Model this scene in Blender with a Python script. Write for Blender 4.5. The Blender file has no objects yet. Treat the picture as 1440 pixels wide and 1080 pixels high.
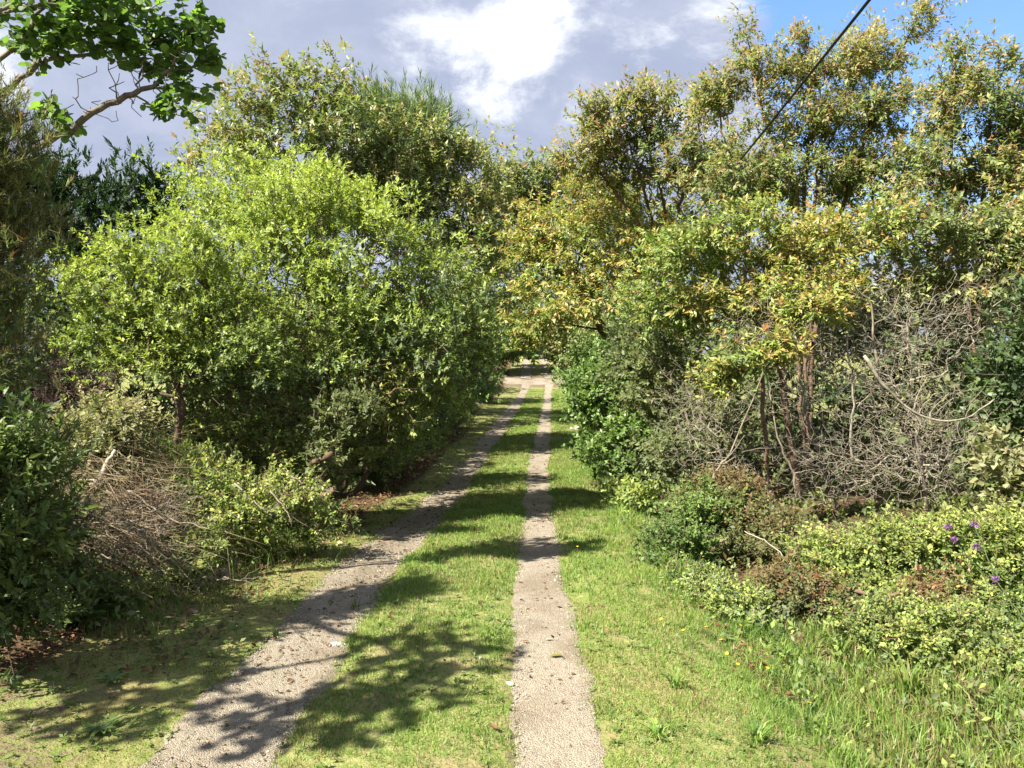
import bpy, math
import numpy as np

# ------------------------------------------------------------------ camera, sky, sun, exposure
sc = bpy.context.scene
COL = sc.collection
EYE = 1.65
FPX = 1088.0                       # focal length in photo pixels (1440 wide)
PITCH = math.atan(35.0 / FPX)      # horizon sits 35 px above the picture's centre
cam_d = bpy.data.cameras.new('camera')
cam = bpy.data.objects.new('camera', cam_d); COL.objects.link(cam)
cam_d.sensor_width = 36.0
cam_d.lens = 36.0 * FPX / 1440.0
cam_d.clip_start = 0.05; cam_d.clip_end = 2000.0
cam.location = (0, 0, EYE)
cam.rotation_euler = (math.pi / 2 - PITCH, 0, 0)
sc.camera = cam

SUN = np.array([-0.70, -0.46, 1.0]); SUN = SUN / np.linalg.norm(SUN)
sun_el = math.asin(SUN[2]); sun_az = math.atan2(SUN[0], SUN[1])

sc.view_settings.view_transform = 'Standard'
sc.view_settings.look = 'None'
sc.view_settings.gamma = 1.0
sc.view_settings.use_curve_mapping = False
sc.view_settings.exposure = 1.87
sc.cycles.max_bounces = 6
sc.cycles.diffuse_bounces = 3
sc.cycles.transmission_bounces = 4
sc.cycles.glossy_bounces = 2
sc.cycles.caustics_reflective = False
sc.cycles.caustics_refractive = False
sc.cycles.use_denoising = True


def pix_dir(px, py):
    u = (px - 720) / FPX; v = (540 - py) / FPX
    y = math.cos(PITCH) + v * math.sin(PITCH)
    z = -math.sin(PITCH) + v * math.cos(PITCH)
    return np.array([u, y, z])


def at(px, py, D):
    d = pix_dir(px, py)
    return np.array([d[0] * D / d[1], D, EYE + d[2] * D / d[1]])


class NT:
    """small helper to write node trees"""
    def __init__(self, tree):
        self.t = tree; tree.nodes.clear()

    def n(self, typ, **kw):
        nd = self.t.nodes.new(typ)
        for k, v in kw.items():
            if k.startswith('_'):
                setattr(nd, k[1:], v)
            else:
                key = k.replace('__', ' ')
                if hasattr(v, 'is_output'):
                    self.t.links.new(v, nd.inputs[key])
                else:
                    nd.inputs[key].default_value = v
        return nd

    def link(self, a, b):
        self.t.links.new(a, b)

    def math(self, op, a, b=0.0, clamp=False):
        nd = self.t.nodes.new('ShaderNodeMath'); nd.operation = op; nd.use_clamp = clamp
        for i, v in enumerate((a, b)):
            if hasattr(v, 'is_output'):
                self.t.links.new(v, nd.inputs[i])
            else:
                nd.inputs[i].default_value = v
        return nd.outputs[0]

    def mix(self, fac, a, b, blend='MIX'):
        nd = self.t.nodes.new('ShaderNodeMix'); nd.data_type = 'RGBA'; nd.blend_type = blend
        for s, v in ((0, fac), (6, a), (7, b)):
            if hasattr(v, 'is_output'):
                self.t.links.new(v, nd.inputs[s])
            else:
                nd.inputs[s].default_value = v if s == 0 else (*v, 1.0)
        return nd.outputs[2]

    def ramp(self, v, a, b, c=0.0, d=1.0, smooth=True):
        nd = self.t.nodes.new('ShaderNodeMapRange')
        nd.interpolation_type = 'SMOOTHSTEP' if smooth else 'LINEAR'
        self.t.links.new(v, nd.inputs[0])
        for i, x in enumerate((a, b, c, d)):
            nd.inputs[i + 1].default_value = x
        return nd.outputs[0]

    def noise(self, vec, scale, detail=4.0, rough=0.55, dist=0.0):
        nd = self.t.nodes.new('ShaderNodeTexNoise')
        self.t.links.new(vec, nd.inputs['Vector'])
        nd.inputs['Scale'].default_value = scale; nd.inputs['Detail'].default_value = detail
        nd.inputs['Roughness'].default_value = rough; nd.inputs['Distortion'].default_value = dist
        return nd.outputs[0]


def build_world():
    w = bpy.data.worlds.new('World'); sc.world = w; w.use_nodes = True
    T = NT(w.node_tree)
    sky = T.n('ShaderNodeTexSky', _sky_type='NISHITA', _sun_disc=False, _sun_elevation=sun_el,
              _sun_rotation=sun_az, _air_density=1.0, _dust_density=0.6, _ozone_density=1.5)
    geo = T.n('ShaderNodeTexCoord')
    nrm = T.n('ShaderNodeVectorMath', _operation='NORMALIZE')
    T.link(geo.outputs['Generated'], nrm.inputs[0])
    d = nrm.outputs[0]
    sep = T.n('ShaderNodeSeparateXYZ'); T.link(d, sep.inputs[0])
    zz = T.math('ADD', T.math('MAXIMUM', sep.outputs[2], 0.0), 0.22)
    div = T.n('ShaderNodeCombineXYZ')
    T.link(T.math('DIVIDE', sep.outputs[0], zz), div.inputs[0])
    T.link(T.math('DIVIDE', sep.outputs[1], zz), div.inputs[1])
    cp = div.outputs[0]
    off = T.n('ShaderNodeVectorMath', _operation='ADD'); T.link(cp, off.inputs[0]); off.inputs[1].default_value = (3.7, 1.9, 0.4)

    def blob(px, py, r0, r1):
        v = pix_dir(px, py); v = v / np.linalg.norm(v)
        dt = T.n('ShaderNodeVectorMath', _operation='DOT_PRODUCT'); T.link(d, dt.inputs[0]); dt.inputs[1].default_value = tuple(v)
        return T.ramp(dt.outputs['Value'], math.cos(math.radians(r1)), math.cos(math.radians(r0)))
    n_cov = T.noise(off.outputs[0], 0.9, 6.0, 0.55, 0.3)
    n_puff = T.noise(off.outputs[0], 2.1, 10.0, 0.66, 0.5)
    n_fine = T.noise(off.outputs[0], 3.6, 10.0, 0.64, 0.4)
    # how open the cloud deck is: gaps of blue
    gap = T.math('ADD', n_cov, T.math('MULTIPLY', n_fine, 0.85))
    gap = T.math('ADD', gap, T.math('MULTIPLY', blob(1300, 50, 1, 17), 0.42))
    gap = T.math('ADD', gap, T.math('MULTIPLY', blob(1190, 110, 1, 7), 0.22))
    gap = T.math('ADD', gap, T.math('MULTIPLY', blob(768, 14, 0.3, 2.6), 0.22))
    gap = T.math('ADD', gap, T.math('MULTIPLY', blob(420, 120, 6, 24), -0.32))
    gap = T.math('ADD', gap, T.math('MULTIPLY', blob(900, 120, 6, 15), -0.22))
    blue = T.ramp(gap, 0.98, 1.16)
    # bright sunlit tops of cloud
    br = T.math('ADD', n_puff, T.math('MULTIPLY', n_fine, 0.4))
    br = T.math('ADD', br, T.math('MULTIPLY', blob(745, 30, 0.3, 4.2), 0.14))
    br = T.math('ADD', br, T.math('MULTIPLY', blob(690, 95, 0.3, 4.5), 0.12))
    br = T.math('ADD', br, T.math('MULTIPLY', blob(590, 105, 0.5, 5.0), 0.10))
    br = T.math('ADD', br, T.math('MULTIPLY', blob(950, 90, 0.5, 5.0), 0.08))
    br = T.math('ADD', br, T.math('MULTIPLY', blob(260, 160, 2, 11), -0.2))
    white = T.ramp(br, 0.70, 0.96)
    cloud = T.mix(white, (1.3, 1.48, 2.0), (3.7, 3.75, 3.85))
    thin = T.ramp(n_fine, 0.35, 0.7)
    cloud = T.mix(T.math('MULTIPLY', thin, 0.25), cloud, (2.5, 2.62, 2.95))
    skyc = T.mix(0.5, sky.outputs[0], (0.2, 0.85, 2.7))
    col = T.mix(blue, cloud, skyc)
    bg = T.n('ShaderNodeBackground', Strength=0.10); T.link(col, bg.inputs[0])
    out = T.n('ShaderNodeOutputWorld'); T.link(bg.outputs[0], out.inputs[0])


build_world()

sun_d = bpy.data.lights.new('sun', 'SUN'); sun = bpy.data.objects.new('sun', sun_d); COL.objects.link(sun)
sun_d.energy = 5.0; sun_d.angle = math.radians(0.55); sun_d.color = (1.0, 0.93, 0.80)
from mathutils import Vector
sun.rotation_euler = Vector(tuple(-SUN)).to_track_quat('-Z', 'Y').to_euler()
sun.location = (-14, -9, 20)


# ------------------------------------------------------------------ helpers
def rs(seed):
    return np.random.default_rng(seed)


def tag(o, label=None, cat=None, group=None, kind=None):
    if label: o['label'] = label
    if cat: o['category'] = cat
    if group: o['group'] = group
    if kind: o['kind'] = kind
    return o


def mesh_np(name, V, faces, col=None, smooth=False):
    """V (n,3); faces: list of (m,k) int arrays; col (n,3) point colours"""
    me = bpy.data.meshes.new(name)
    V = np.ascontiguousarray(V, dtype=np.float32)
    me.vertices.add(len(V)); me.vertices.foreach_set('co', V.ravel())
    loops = np.concatenate([f.ravel() for f in faces]).astype(np.int32)
    tot = np.concatenate([np.full(len(f), f.shape[1]) for f in faces]).astype(np.int32)
    start = np.concatenate([[0], np.cumsum(tot)[:-1]]).astype(np.int32)
    me.loops.add(len(loops)); me.loops.foreach_set('vertex_index', loops)
    me.polygons.add(len(tot)); me.polygons.foreach_set('loop_start', start); me.polygons.foreach_set('loop_total', tot)
    if smooth:
        me.polygons.foreach_set('use_smooth', np.ones(len(tot), dtype=bool))
    me.update(calc_edges=True)
    if col is not None:
        a = me.color_attributes.new('Col', 'FLOAT_COLOR', 'POINT')
        c = np.ones((len(V), 4), dtype=np.float32); c[:, :3] = col
        a.data.foreach_set('color', c.ravel())
    return me


def obj(name, me, mat, parent=None):
    o = bpy.data.objects.new(name, me); COL.objects.link(o)
    if mat is not None and len(me.materials) == 0: me.materials.append(mat)
    if parent is not None: o.parent = parent
    return o


def empty(name, loc):
    o = bpy.data.objects.new(name, None); COL.objects.link(o)
    o.location = tuple(float(v) for v in loc); o.empty_display_size = 0.2
    return o


def unit(a):
    return a / np.maximum(np.linalg.norm(a, axis=-1, keepdims=True), 1e-9)


def sstep(a, b, x):
    t = np.clip((x - a) / (b - a), 0, 1); return t * t * (3 - 2 * t)


_r = rs(11)
_W = [(_r.normal(size=2), _r.uniform(0, 6.28)) for _ in range(14)]


def wav(x, y, s, k=0):
    """smooth pseudo-noise about -1..1 with feature size s"""
    v = 0
    for i in range(6):
        (a, b), p = _W[(i + k * 3) % 14]
        v = v + np.sin((a * x + b * y) * (1.6 / s) * (1 + 0.35 * i) + p + k * 1.7) / (1 + 0.35 * i)
    return v / 2.6


# ------------------------------------------------------------------ the lie of the land
_py = np.array([-400, -20, 3, 6.4, 9, 12, 17, 24, 39, 45, 54, 60, 78, 95, 900])
_pz = np.array([0, 0, 0, -.07, -.28, -.49, -.63, -.5, -.45, -.22, .56, 1.1, 1.95, 2.1, 2.1])
_yy = np.arange(-400, 901, 0.5); _zz = np.interp(_yy, _py, _pz)
_k = np.hanning(9); _k /= _k.sum()
_zz = np.convolve(np.pad(_zz, 4, mode='edge'), _k, mode='valid')


def prof(y): return np.interp(y, _yy, _zz)


def lane_c(y): return np.interp(y, [0, 3.1, 6.4, 12, 17, 24, 39, 50, 60, 120], [-.54, -.535, -.505, -.315, -.145, .28, 1.05, 1.7, 1.9, 2.5])


def track_r(y): return lane_c(y) + 0.725
def track_l(y): return lane_c(y) - 0.725
def half_r(y): return 0.185 + 0.02 * wav(y * 0 + 3, y, 1.3, 1) + 0.008 * wav(y * 0, y, 0.37, 2) + 0.025 * sstep(5, 20, y)
def half_l(y): return 0.25 + 0.035 * wav(y * 0 + 9, y, 1.6, 3) + 0.012 * wav(y * 0, y, 0.41, 2)


def H(x, y):
    x = np.asarray(x, float); y = np.asarray(y, float)
    z = prof(y)
    c = lane_c(y); r = x - c
    # left bank and the brambly mound on it
    z = z + 0.26 * sstep(1.75, 3.0, -r) * sstep(1.0, 4.5, y) * (1 - sstep(45, 55, y))
    z = z + 0.62 * np.exp(-(((x + 3.35) / 0.95) ** 2) - ((y - 7.4) / 1.7) ** 2) * sstep(1.65, 2.5, -r)
    # right side: shallow ditch, then a low bank
    z = z - 0.16 * np.exp(-((r - 2.25) / 0.5) ** 2) * (1 - sstep(38, 44, y))
    z = z + 0.25 * sstep(2.7, 5.0, r)
    # wheel tracks worn down, crown between
    for tr, hw in ((track_l(y), 0.33), (track_r(y), 0.24)):
        z = z - 0.04 * np.exp(-((x - tr) / hw) ** 4)
    z = z + 0.012 * wav(x, y, 0.6, 0) + 0.03 * wav(x, y, 2.3, 2) * sstep(1.6, 2.6, np.abs(r))
    far = sstep(30, 120, np.abs(x))
    return z + far * 1.5 * wav(x, y, 60, 1)


def Hs(x, y): return float(H(np.array([x]), np.array([y]))[0])


# ------------------------------------------------------------------ materials
def new_mat(name):
    m = bpy.data.materials.new(name); m.use_nodes = True
    return m, NT(m.node_tree)


def leaf_mat(name, rough=0.5, spec=0.3, trans=0.38, tint=(1.2, 1.3, 0.65)):
    m, T = new_mat(name)
    a = T.n('ShaderNodeAttribute', _attribute_name='Col')
    geo = T.n('ShaderNodeNewGeometry')
    nz = T.noise(geo.outputs['Position'], 14.0, 2.0)
    c = T.mix(T.ramp(nz, 0.3, 0.7, 0.0, 0.35), a.outputs[0], (0.75, 0.72, 0.6), 'MULTIPLY')
    p = T.n('ShaderNodeBsdfPrincipled', Roughness=rough); T.link(c, p.inputs['Base Color'])
    p.inputs['Specular IOR Level'].default_value = spec
    tc = T.mix(1.0, c, tint, 'MULTIPLY')
    tr = T.n('ShaderNodeBsdfTranslucent'); T.link(tc, tr.inputs[0])
    mx = T.n('ShaderNodeMixShader', Fac=trans); T.link(p.outputs[0], mx.inputs[1]); T.link(tr.outputs[0], mx.inputs[2])
    o = T.n('ShaderNodeOutputMaterial'); T.link(mx.outputs[0], o.inputs[0])
    return m


def bark_mat(name, c0, c1, scale=30.0, rough=0.9, bump=0.4):
    m, T = new_mat(name)
    tc = T.n('ShaderNodeTexCoord')
    mp = T.n('ShaderNodeMapping'); T.link(tc.outputs['Object'], mp.inputs[0]); mp.inputs['Scale'].default_value = (1, 1, 0.35)
    n1 = T.noise(mp.outputs[0], scale, 5.0, 0.65)
    n2 = T.noise(tc.outputs['Object'], 4.0, 3.0)
    f = T.math('ADD', T.math('MULTIPLY', n1, 0.7), T.math('MULTIPLY', n2, 0.4))
    c = T.mix(T.ramp(f, 0.35, 0.75), c0, c1)
    p = T.n('ShaderNodeBsdfPrincipled', Roughness=rough); T.link(c, p.inputs['Base Color'])
    p.inputs['Specular IOR Level'].default_value = 0.2
    b = T.n('ShaderNodeBump', Strength=bump, Distance=0.01); T.link(n1, b.inputs['Height']); T.link(b.outputs[0], p.inputs['Normal'])
    o = T.n('ShaderNodeOutputMaterial'); T.link(p.outputs[0], o.inputs[0])
    return m


def plain_mat(name, c0, c1=None, rough=0.8, scale=12.0, spec=0.3):
    m, T = new_mat(name)
    tc = T.n('ShaderNodeTexCoord')
    n1 = T.noise(tc.outputs['Object'], scale, 4.0, 0.6)
    c = T.mix(T.ramp(n1, 0.35, 0.68), c0, c1 or tuple(v * 0.7 for v in c0))
    p = T.n('ShaderNodeBsdfPrincipled', Roughness=rough); T.link(c, p.inputs['Base Color'])
    p.inputs['Specular IOR Level'].default_value = spec
    b = T.n('ShaderNodeBump', Strength=0.3, Distance=0.01); T.link(n1, b.inputs['Height']); T.link(b.outputs[0], p.inputs['Normal'])
    o = T.n('ShaderNodeOutputMaterial'); T.link(p.outputs[0], o.inputs[0])
    return m


M_leaf = leaf_mat('leaf_soft')
M_gloss = leaf_mat('leaf_glossy', rough=0.45, spec=0.4, trans=0.34)
M_need = leaf_mat('leaf_needle', rough=0.6, spec=0.2, trans=0.22)
M_grass = leaf_mat('grass_blade', rough=0.5, spec=0.3, trans=0.35, tint=(1.15, 1.25, 0.6))
M_thin = leaf_mat('leaf_thin', rough=0.45, spec=0.35, trans=0.5)
M_dry = leaf_mat('dry_leaf', rough=0.8, spec=0.15, trans=0.15, tint=(1.1, 1.0, 0.8))
B_grey = bark_mat('bark_grey', (0.07, 0.058, 0.045), (0.20, 0.17, 0.135))
B_brown = bark_mat('bark_brown', (0.045, 0.03, 0.02), (0.13, 0.09, 0.06))
B_red = bark_mat('bark_reddish', (0.08, 0.05, 0.035), (0.19, 0.125, 0.09))
B_dead = bark_mat('dead_wood_grey', (0.10, 0.08, 0.06), (0.25, 0.215, 0.165), scale=22)
B_lich = bark_mat('dead_wood_lichen', (0.12, 0.10, 0.078), (0.31, 0.282, 0.215), scale=16)
B_bleach = bark_mat('bleached_wood', (0.24, 0.20, 0.155), (0.44, 0.39, 0.31), scale=26)


def ground_mat():
    m, T = new_mat('ground_turf')
    g = T.n('ShaderNodeNewGeometry'); P = g.outputs['Position']
    a = T.n('ShaderNodeAttribute', _attribute_name='Col')
    s = T.n('ShaderNodeSeparateColor'); T.link(a.outputs[0], s.inputs[0])
    soil_m, moss_m, litter_m = s.outputs[0], s.outputs[1], s.outputs[2]
    n1 = T.noise(P, 2.2, 6.0, 0.6); n2 = T.noise(P, 17.0, 5.0, 0.65); n3 = T.noise(P, 90.0, 3.0, 0.6)
    turf = T.mix(T.ramp(n2, 0.35, 0.65), (0.12, 0.16, 0.04), (0.22, 0.215, 0.085))
    turf = T.mix(T.ramp(n1, 0.48, 0.66, 0, 0.75), turf, (0.21, 0.165, 0.09))
    soil = T.mix(T.ramp(n3, 0.3, 0.7), (0.07, 0.052, 0.036), (0.17, 0.13, 0.09))
    moss = T.mix(T.ramp(n2, 0.3, 0.7), (0.17, 0.155, 0.035), (0.10, 0.105, 0.03))
    lit = T.mix(T.ramp(n2, 0.3, 0.7), (0.05, 0.032, 0.02), (0.13, 0.085, 0.05))
    c = T.mix(T.math('MULTIPLY', moss_m, T.ramp(n1, 0.38, 0.58), True), turf, moss)
    f = T.ramp(T.math('ADD', soil_m, T.math('MULTIPLY', T.math('SUBTRACT', n2, 0.5), 1.2)), 0.35, 0.75)
    c = T.mix(f, c, soil)
    f = T.ramp(T.math('ADD', litter_m, T.math('MULTIPLY', T.math('SUBTRACT', n2, 0.5), 0.9)), 0.35, 0.7)
    c = T.mix(f, c, lit)
    p = T.n('ShaderNodeBsdfPrincipled', Roughness=0.95); T.link(c, p.inputs['Base Color'])
    p.inputs['Specular IOR Level'].default_value = 0.1
    hh = T.math('ADD', n2, T.math('MULTIPLY', n3, 0.5))
    b = T.n('ShaderNodeBump', Strength=0.8, Distance=0.03); T.link(hh, b.inputs['Height']); T.link(b.outputs[0], p.inputs['Normal'])
    o = T.n('ShaderNodeOutputMaterial'); T.link(p.outputs[0], o.inputs[0])
    return m


def gravel_mat(name, tone=1.0):
    m, T = new_mat(name)
    g = T.n('ShaderNodeNewGeometry'); P = g.outputs['Position']
    v = T.n('ShaderNodeTexVoronoi', Scale=130.0, Randomness=1.0); T.link(P, v.inputs['Vector'])
    v2 = T.n('ShaderNodeTexVoronoi', Scale=240.0); T.link(P, v2.inputs['Vector'])
    hs = T.n('ShaderNodeSeparateColor'); T.link(v.outputs['Color'], hs.inputs[0])
    n1 = T.noise(P, 3.0, 5.0, 0.6); n2 = T.noise(P, 24.0, 4.0, 0.6)
    k = tone
    st = T.mix(hs.outputs[0], (0.25 * k, 0.21 * k, 0.16 * k), (0.42 * k, 0.375 * k, 0.30 * k))
    sand = T.mix(T.ramp(n2, 0.35, 0.65), (0.385 * k, 0.335 * k, 0.255 * k), (0.30 * k, 0.26 * k, 0.20 * k))
    c = T.mix(T.ramp(T.math('ADD', n1, T.math('MULTIPLY', hs.outputs[1], 0.5)), 0.55, 0.95), sand, st)
    n0 = T.noise(P, 1.3, 7.0, 0.62)
    c = T.mix(T.ramp(n0, 0.46, 0.62, 0.0, 0.6), c, (0.20 * k, 0.155 * k, 0.105 * k))
    c = T.mix(T.ramp(n2, 0.56, 0.7, 0.0, 0.45), c, (0.17 * k, 0.14 * k, 0.10 * k))
    dark = T.ramp(v.outputs['Distance'], 0.35, 0.7)
    c = T.mix(T.math('MULTIPLY', dark, 0.3), c, (0.13 * k, 0.11 * k, 0.085 * k))
    p = T.n('ShaderNodeBsdfPrincipled', Roughness=0.95); T.link(c, p.inputs['Base Color'])
    p.inputs['Specular IOR Level'].default_value = 0.15
    h = T.math('SUBTRACT', T.math('MULTIPLY', n2, 0.6), T.math('ADD', v.outputs['Distance'], T.math('MULTIPLY', v2.outputs['Distance'], 0.4)))
    b = T.n('ShaderNodeBump', Strength=0.75, Distance=0.012); T.link(h, b.inputs['Height']); T.link(b.outputs[0], p.inputs['Normal'])
    o = T.n('ShaderNodeOutputMaterial'); T.link(p.outputs[0], o.inputs[0])
    return m


M_ground = ground_mat()
M_gravel_r = gravel_mat('gravel_pale', 0.80)
M_gravel_l = gravel_mat('gravel_grey', 0.72)

# ------------------------------------------------------------------ ground sheet, tracks, crossing
def axis(fine0, fine1, step, grow, lo, hi):
    a = list(np.arange(fine0, fine1 + 1e-6, step))
    s = step
    while a[-1] < hi: s *= grow; a.append(a[-1] + s)
    s = step; b = []
    x = fine0
    while x > lo: s *= grow; x -= s; b.append(x)
    return np.array(b[::-1] + a)


def build_ground():
    xs = axis(-4.2, 3.2, 0.115, 1.18, -500, 500)
    ys = axis(2.0, 13.0, 0.13, 1.07, -300, 800)
    X, Y = np.meshgrid(xs, ys)
    Z = H(X, Y)
    V = np.stack([X, Y, Z], -1).reshape(-1, 3)
    nx, ny = len(xs), len(ys)
    i = (np.arange(ny - 1)[:, None] * nx + np.arange(nx - 1)[None]).ravel()
    F = np.stack([i, i + 1, i + 1 + nx, i + nx], -1)
    r = X - lane_c(Y)
    dl = np.abs(X - track_l(Y)) - half_l(Y); dr = np.abs(X - track_r(Y)) - half_r(Y)
    soil = np.clip(0.75 - np.minimum(dl, dr) * 5.5, 0, 1) * 0.75 * (Y < 60)
    soil = np.maximum(soil, 0.55 * sstep(0.1, 0.7, wav(X, Y, 0.5, 4)) * (-r > 1.2) * (-r < 2.3))
    soil = np.maximum(soil, 0.9 * sstep(46, 48, Y) * (1 - sstep(54, 56, Y)) * (np.abs(r) < 5))
    moss = sstep(0.9, 1.5, -r) * (1 - sstep(7, 9, Y)) * (0.35 + 0.35 * wav(X, Y, 0.5, 3))
    lit = np.maximum(sstep(1.75, 2.2, -r) * sstep(2.0, 3.0, Y), sstep(1.9, 2.5, r)) * 0.85 * (1 - 0.8 * sstep(7, 12, np.abs(r)))
    lit = np.maximum(lit, 0.85 * sstep(1.15, 1.7, -r) * sstep(8.0, 9.5, Y) * (1 - sstep(16, 20, Y)))
    C = np.stack([soil, moss, lit], -1).reshape(-1, 3)
    o = obj('ground', mesh_np('ground', V, [F], C, True), M_ground)
    tag(o, 'grassy and leaf strewn ground along the lane', kind='structure')


build_ground()


def track(name, fc, fh, mat, label, rag, y0=1.2, y1=49.0):
    ys = np.concatenate([np.arange(y0, 14, 0.06), np.arange(14, y1, 0.25)])
    us = np.linspace(-1, 1, 19)
    Y, U = np.meshgrid(ys, us, indexing='ij')
    r = rs(5)
    hw = fh(Y) * 1.3
    X = fc(Y) + U * hw
    Z = H(X, Y) + 0.016 - 0.034 * np.abs(U) ** 4 + rag * (1.3 * wav(X, Y, 0.09, 5) + wav(X, Y, 0.3, 7) + 0.8 * wav(X, Y, 0.8, 9)) * np.abs(U) ** 2
    V = np.stack([X, Y, Z], -1).reshape(-1, 3)
    nx = len(us); ny = len(ys)
    i = (np.arange(ny - 1)[:, None] * nx + np.arange(nx - 1)[None]).ravel()
    F = np.stack([i, i + 1, i + 1 + nx, i + nx], -1)
    o = obj(name, mesh_np(name, V, [F], None, True), mat)
    tag(o, label, kind='structure')


track('gravel_track', track_r, half_r, M_gravel_r, 'narrow pale gravel wheel track running straight up the lane', 0.0085)
track('gravel_track', track_l, half_l, M_gravel_l, 'wide grey gravel wheel track, broken at its edges', 0.012)


def crossing():
    """pale gravel where a side way crosses the lane near its far end"""
    xs = np.linspace(-1.4, 4.6, 60); ys = np.linspace(47.6, 52.4, 24)
    X, Y = np.meshgrid(xs, ys)
    c = lane_c(Y)
    Y2 = Y + 0.35 * wav(X, Y, 1.2, 2)
    u_ = np.maximum(np.abs((X - 1.7) / 2.5), np.abs((Y - 50.0) / 2.1))
    Z = H(X, Y2) + 0.05 - 0.12 * u_ ** 4 + 0.05 * wav(X, Y, 0.9, 3)
    V = np.stack([X, Y2, Z], -1).reshape(-1, 3)
    nx, ny = len(xs), len(ys)
    i = (np.arange(ny - 1)[:, None] * nx + np.arange(nx - 1)[None]).ravel()
    F = np.stack([i, i + 1, i + 1 + nx, i + nx], -1)
    tag(obj('gravel_crossing', mesh_np('gravel_crossing', V, [F], None, True), M_gravel_l), 'pale gravel crossing at the far end of the lane', kind='structure')
    for s, h in ((-0.8, .35), (0.8, .35)):
        ys = np.linspace(51.5, 72, 60); us = np.linspace(-1, 1, 7)
        Y, U = np.meshgrid(ys, us, indexing='ij')
        X = lane_c(Y) + s + U * (h + 0.06 * wav(Y * 0, Y, 0.8, 1)); Z = H(X, Y) + 0.045
        V = np.stack([X, Y, Z], -1).reshape(-1, 3); nx = 7
        i = (np.arange(59)[:, None] * nx + np.arange(6)[None]).ravel()
        F = np.stack([i, i + 1, i + 1 + nx, i + nx], -1)
        tag(obj('gravel_track', mesh_np('gravel_track', V, [F], None, True), M_gravel_r), 'far stretch of wheel track rising beyond the gravel crossing', kind='structure')


crossing()


# ------------------------------------------------------------------ leaf, twig and blade meshes
def leaves_mesh(name, P, D, N, L, W, C, shape='diamond'):
    """P base, D direction, N face normal, L length, W width (full), C colour"""
    n = len(P)
    D = unit(D); S = unit(np.cross(D, N)); N = np.cross(S, D)
    L = L[:, None]; W = W[:, None] * 0.5
    if shape == 'diamond':
        lift = 0.25 * W * N
        vs = [P, P + D * L * 0.45 + S * W + lift, P + D * L, P + D * L * 0.45 - S * W + lift]
        k = 4; fs = [np.array([[0, 1, 2], [0, 2, 3]])]
    elif shape == 'ovate':
        lift = 0.3 * W * N; dr = -0.10 * L * N
        vs = [P, P + D * L * 0.30 + S * W + lift, P + D * L * 0.68 + S * W * 0.72 + lift + dr * 0.4, P + D * L + dr,
              P + D * L * 0.68 - S * W * 0.72 + lift + dr * 0.4, P + D * L * 0.30 - S * W + lift]
        k = 6; fs = [np.array([[0, 1, 2, 3], [0, 3, 4, 5]])]
    elif shape == 'round':
        lift = 0.22 * W * N
        vs = [P + D * L * 0.10, P + D * L * 0.02 + S * W * 0.55 + lift, P + D * L * 0.42 + S * W + lift, P + D * L * 0.82 + S * W * 0.72 + lift * .6, P + D * L,
              P + D * L * 0.82 - S * W * 0.72 + lift * .6, P + D * L * 0.42 - S * W + lift, P + D * L * 0.02 - S * W * 0.55 + lift]
        k = 8; fs = [np.array([[0, 1, 2], [0, 2, 3], [0, 3, 4], [0, 4, 5], [0, 5, 6], [0, 6, 7]])]
    else:  # needle
        vs = [P - S * W, P + S * W, P + D * L]
        k = 3; fs = [np.array([[0, 1, 2]])]
    V = np.stack(vs, 1).reshape(-1, 3)
    base = (np.arange(n) * k)[:, None, None]
    F = [(f[None] + base).reshape(-1, f.shape[1]) for f in fs]
    return mesh_np(name, V, F, np.repeat(np.clip(C, 0.004, 0.9), k, axis=0))


def tubes_mesh(name, A, B, r0, r1, C=None):
    """one mesh of tapered tubes from A to B"""
    Vs, Fs, nv = [], {4: []}, 0
    d = unit(B - A)
    ref = np.where(np.abs(d[:, 2:3]) > 0.9, np.array([[1.0, 0, 0]]), np.array([[0, 0, 1.0]]))
    s = unit(np.cross(d, ref)); t = np.cross(d, s)
    rm = np.maximum(r0, r1)
    for lo, hi, k in ((0, 0.006, 3), (0.006, 0.02, 5), (0.02, 9, 9)):
        m = (rm >= lo) & (rm < hi)
        if not m.any(): continue
        a = np.arange(k) * 2 * np.pi / k
        ring = np.cos(a)[None, :, None] * s[m][:, None] + np.sin(a)[None, :, None] * t[m][:, None]
        ext = d[m][:, None] * (rm[m] * 0.35)[:, None, None]
        V = np.concatenate([A[m][:, None] - ext + ring * r0[m][:, None, None], B[m][:, None] + ext * 0.5 + ring * r1[m][:, None, None]], 1)
        n = m.sum(); j = np.arange(k); j2 = (j + 1) % k
        q = np.stack([j, j2, j2 + k, j + k], -1)
        F = (q[None] + (np.arange(n) * 2 * k)[:, None, None] + nv).reshape(-1, 4)
        Vs.append(V.reshape(-1, 3)); Fs[4].append(F); nv += n * 2 * k
    if not Vs: return None
    return mesh_np(name, np.concatenate(Vs), [np.concatenate(Fs[4])], None, True)


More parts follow.
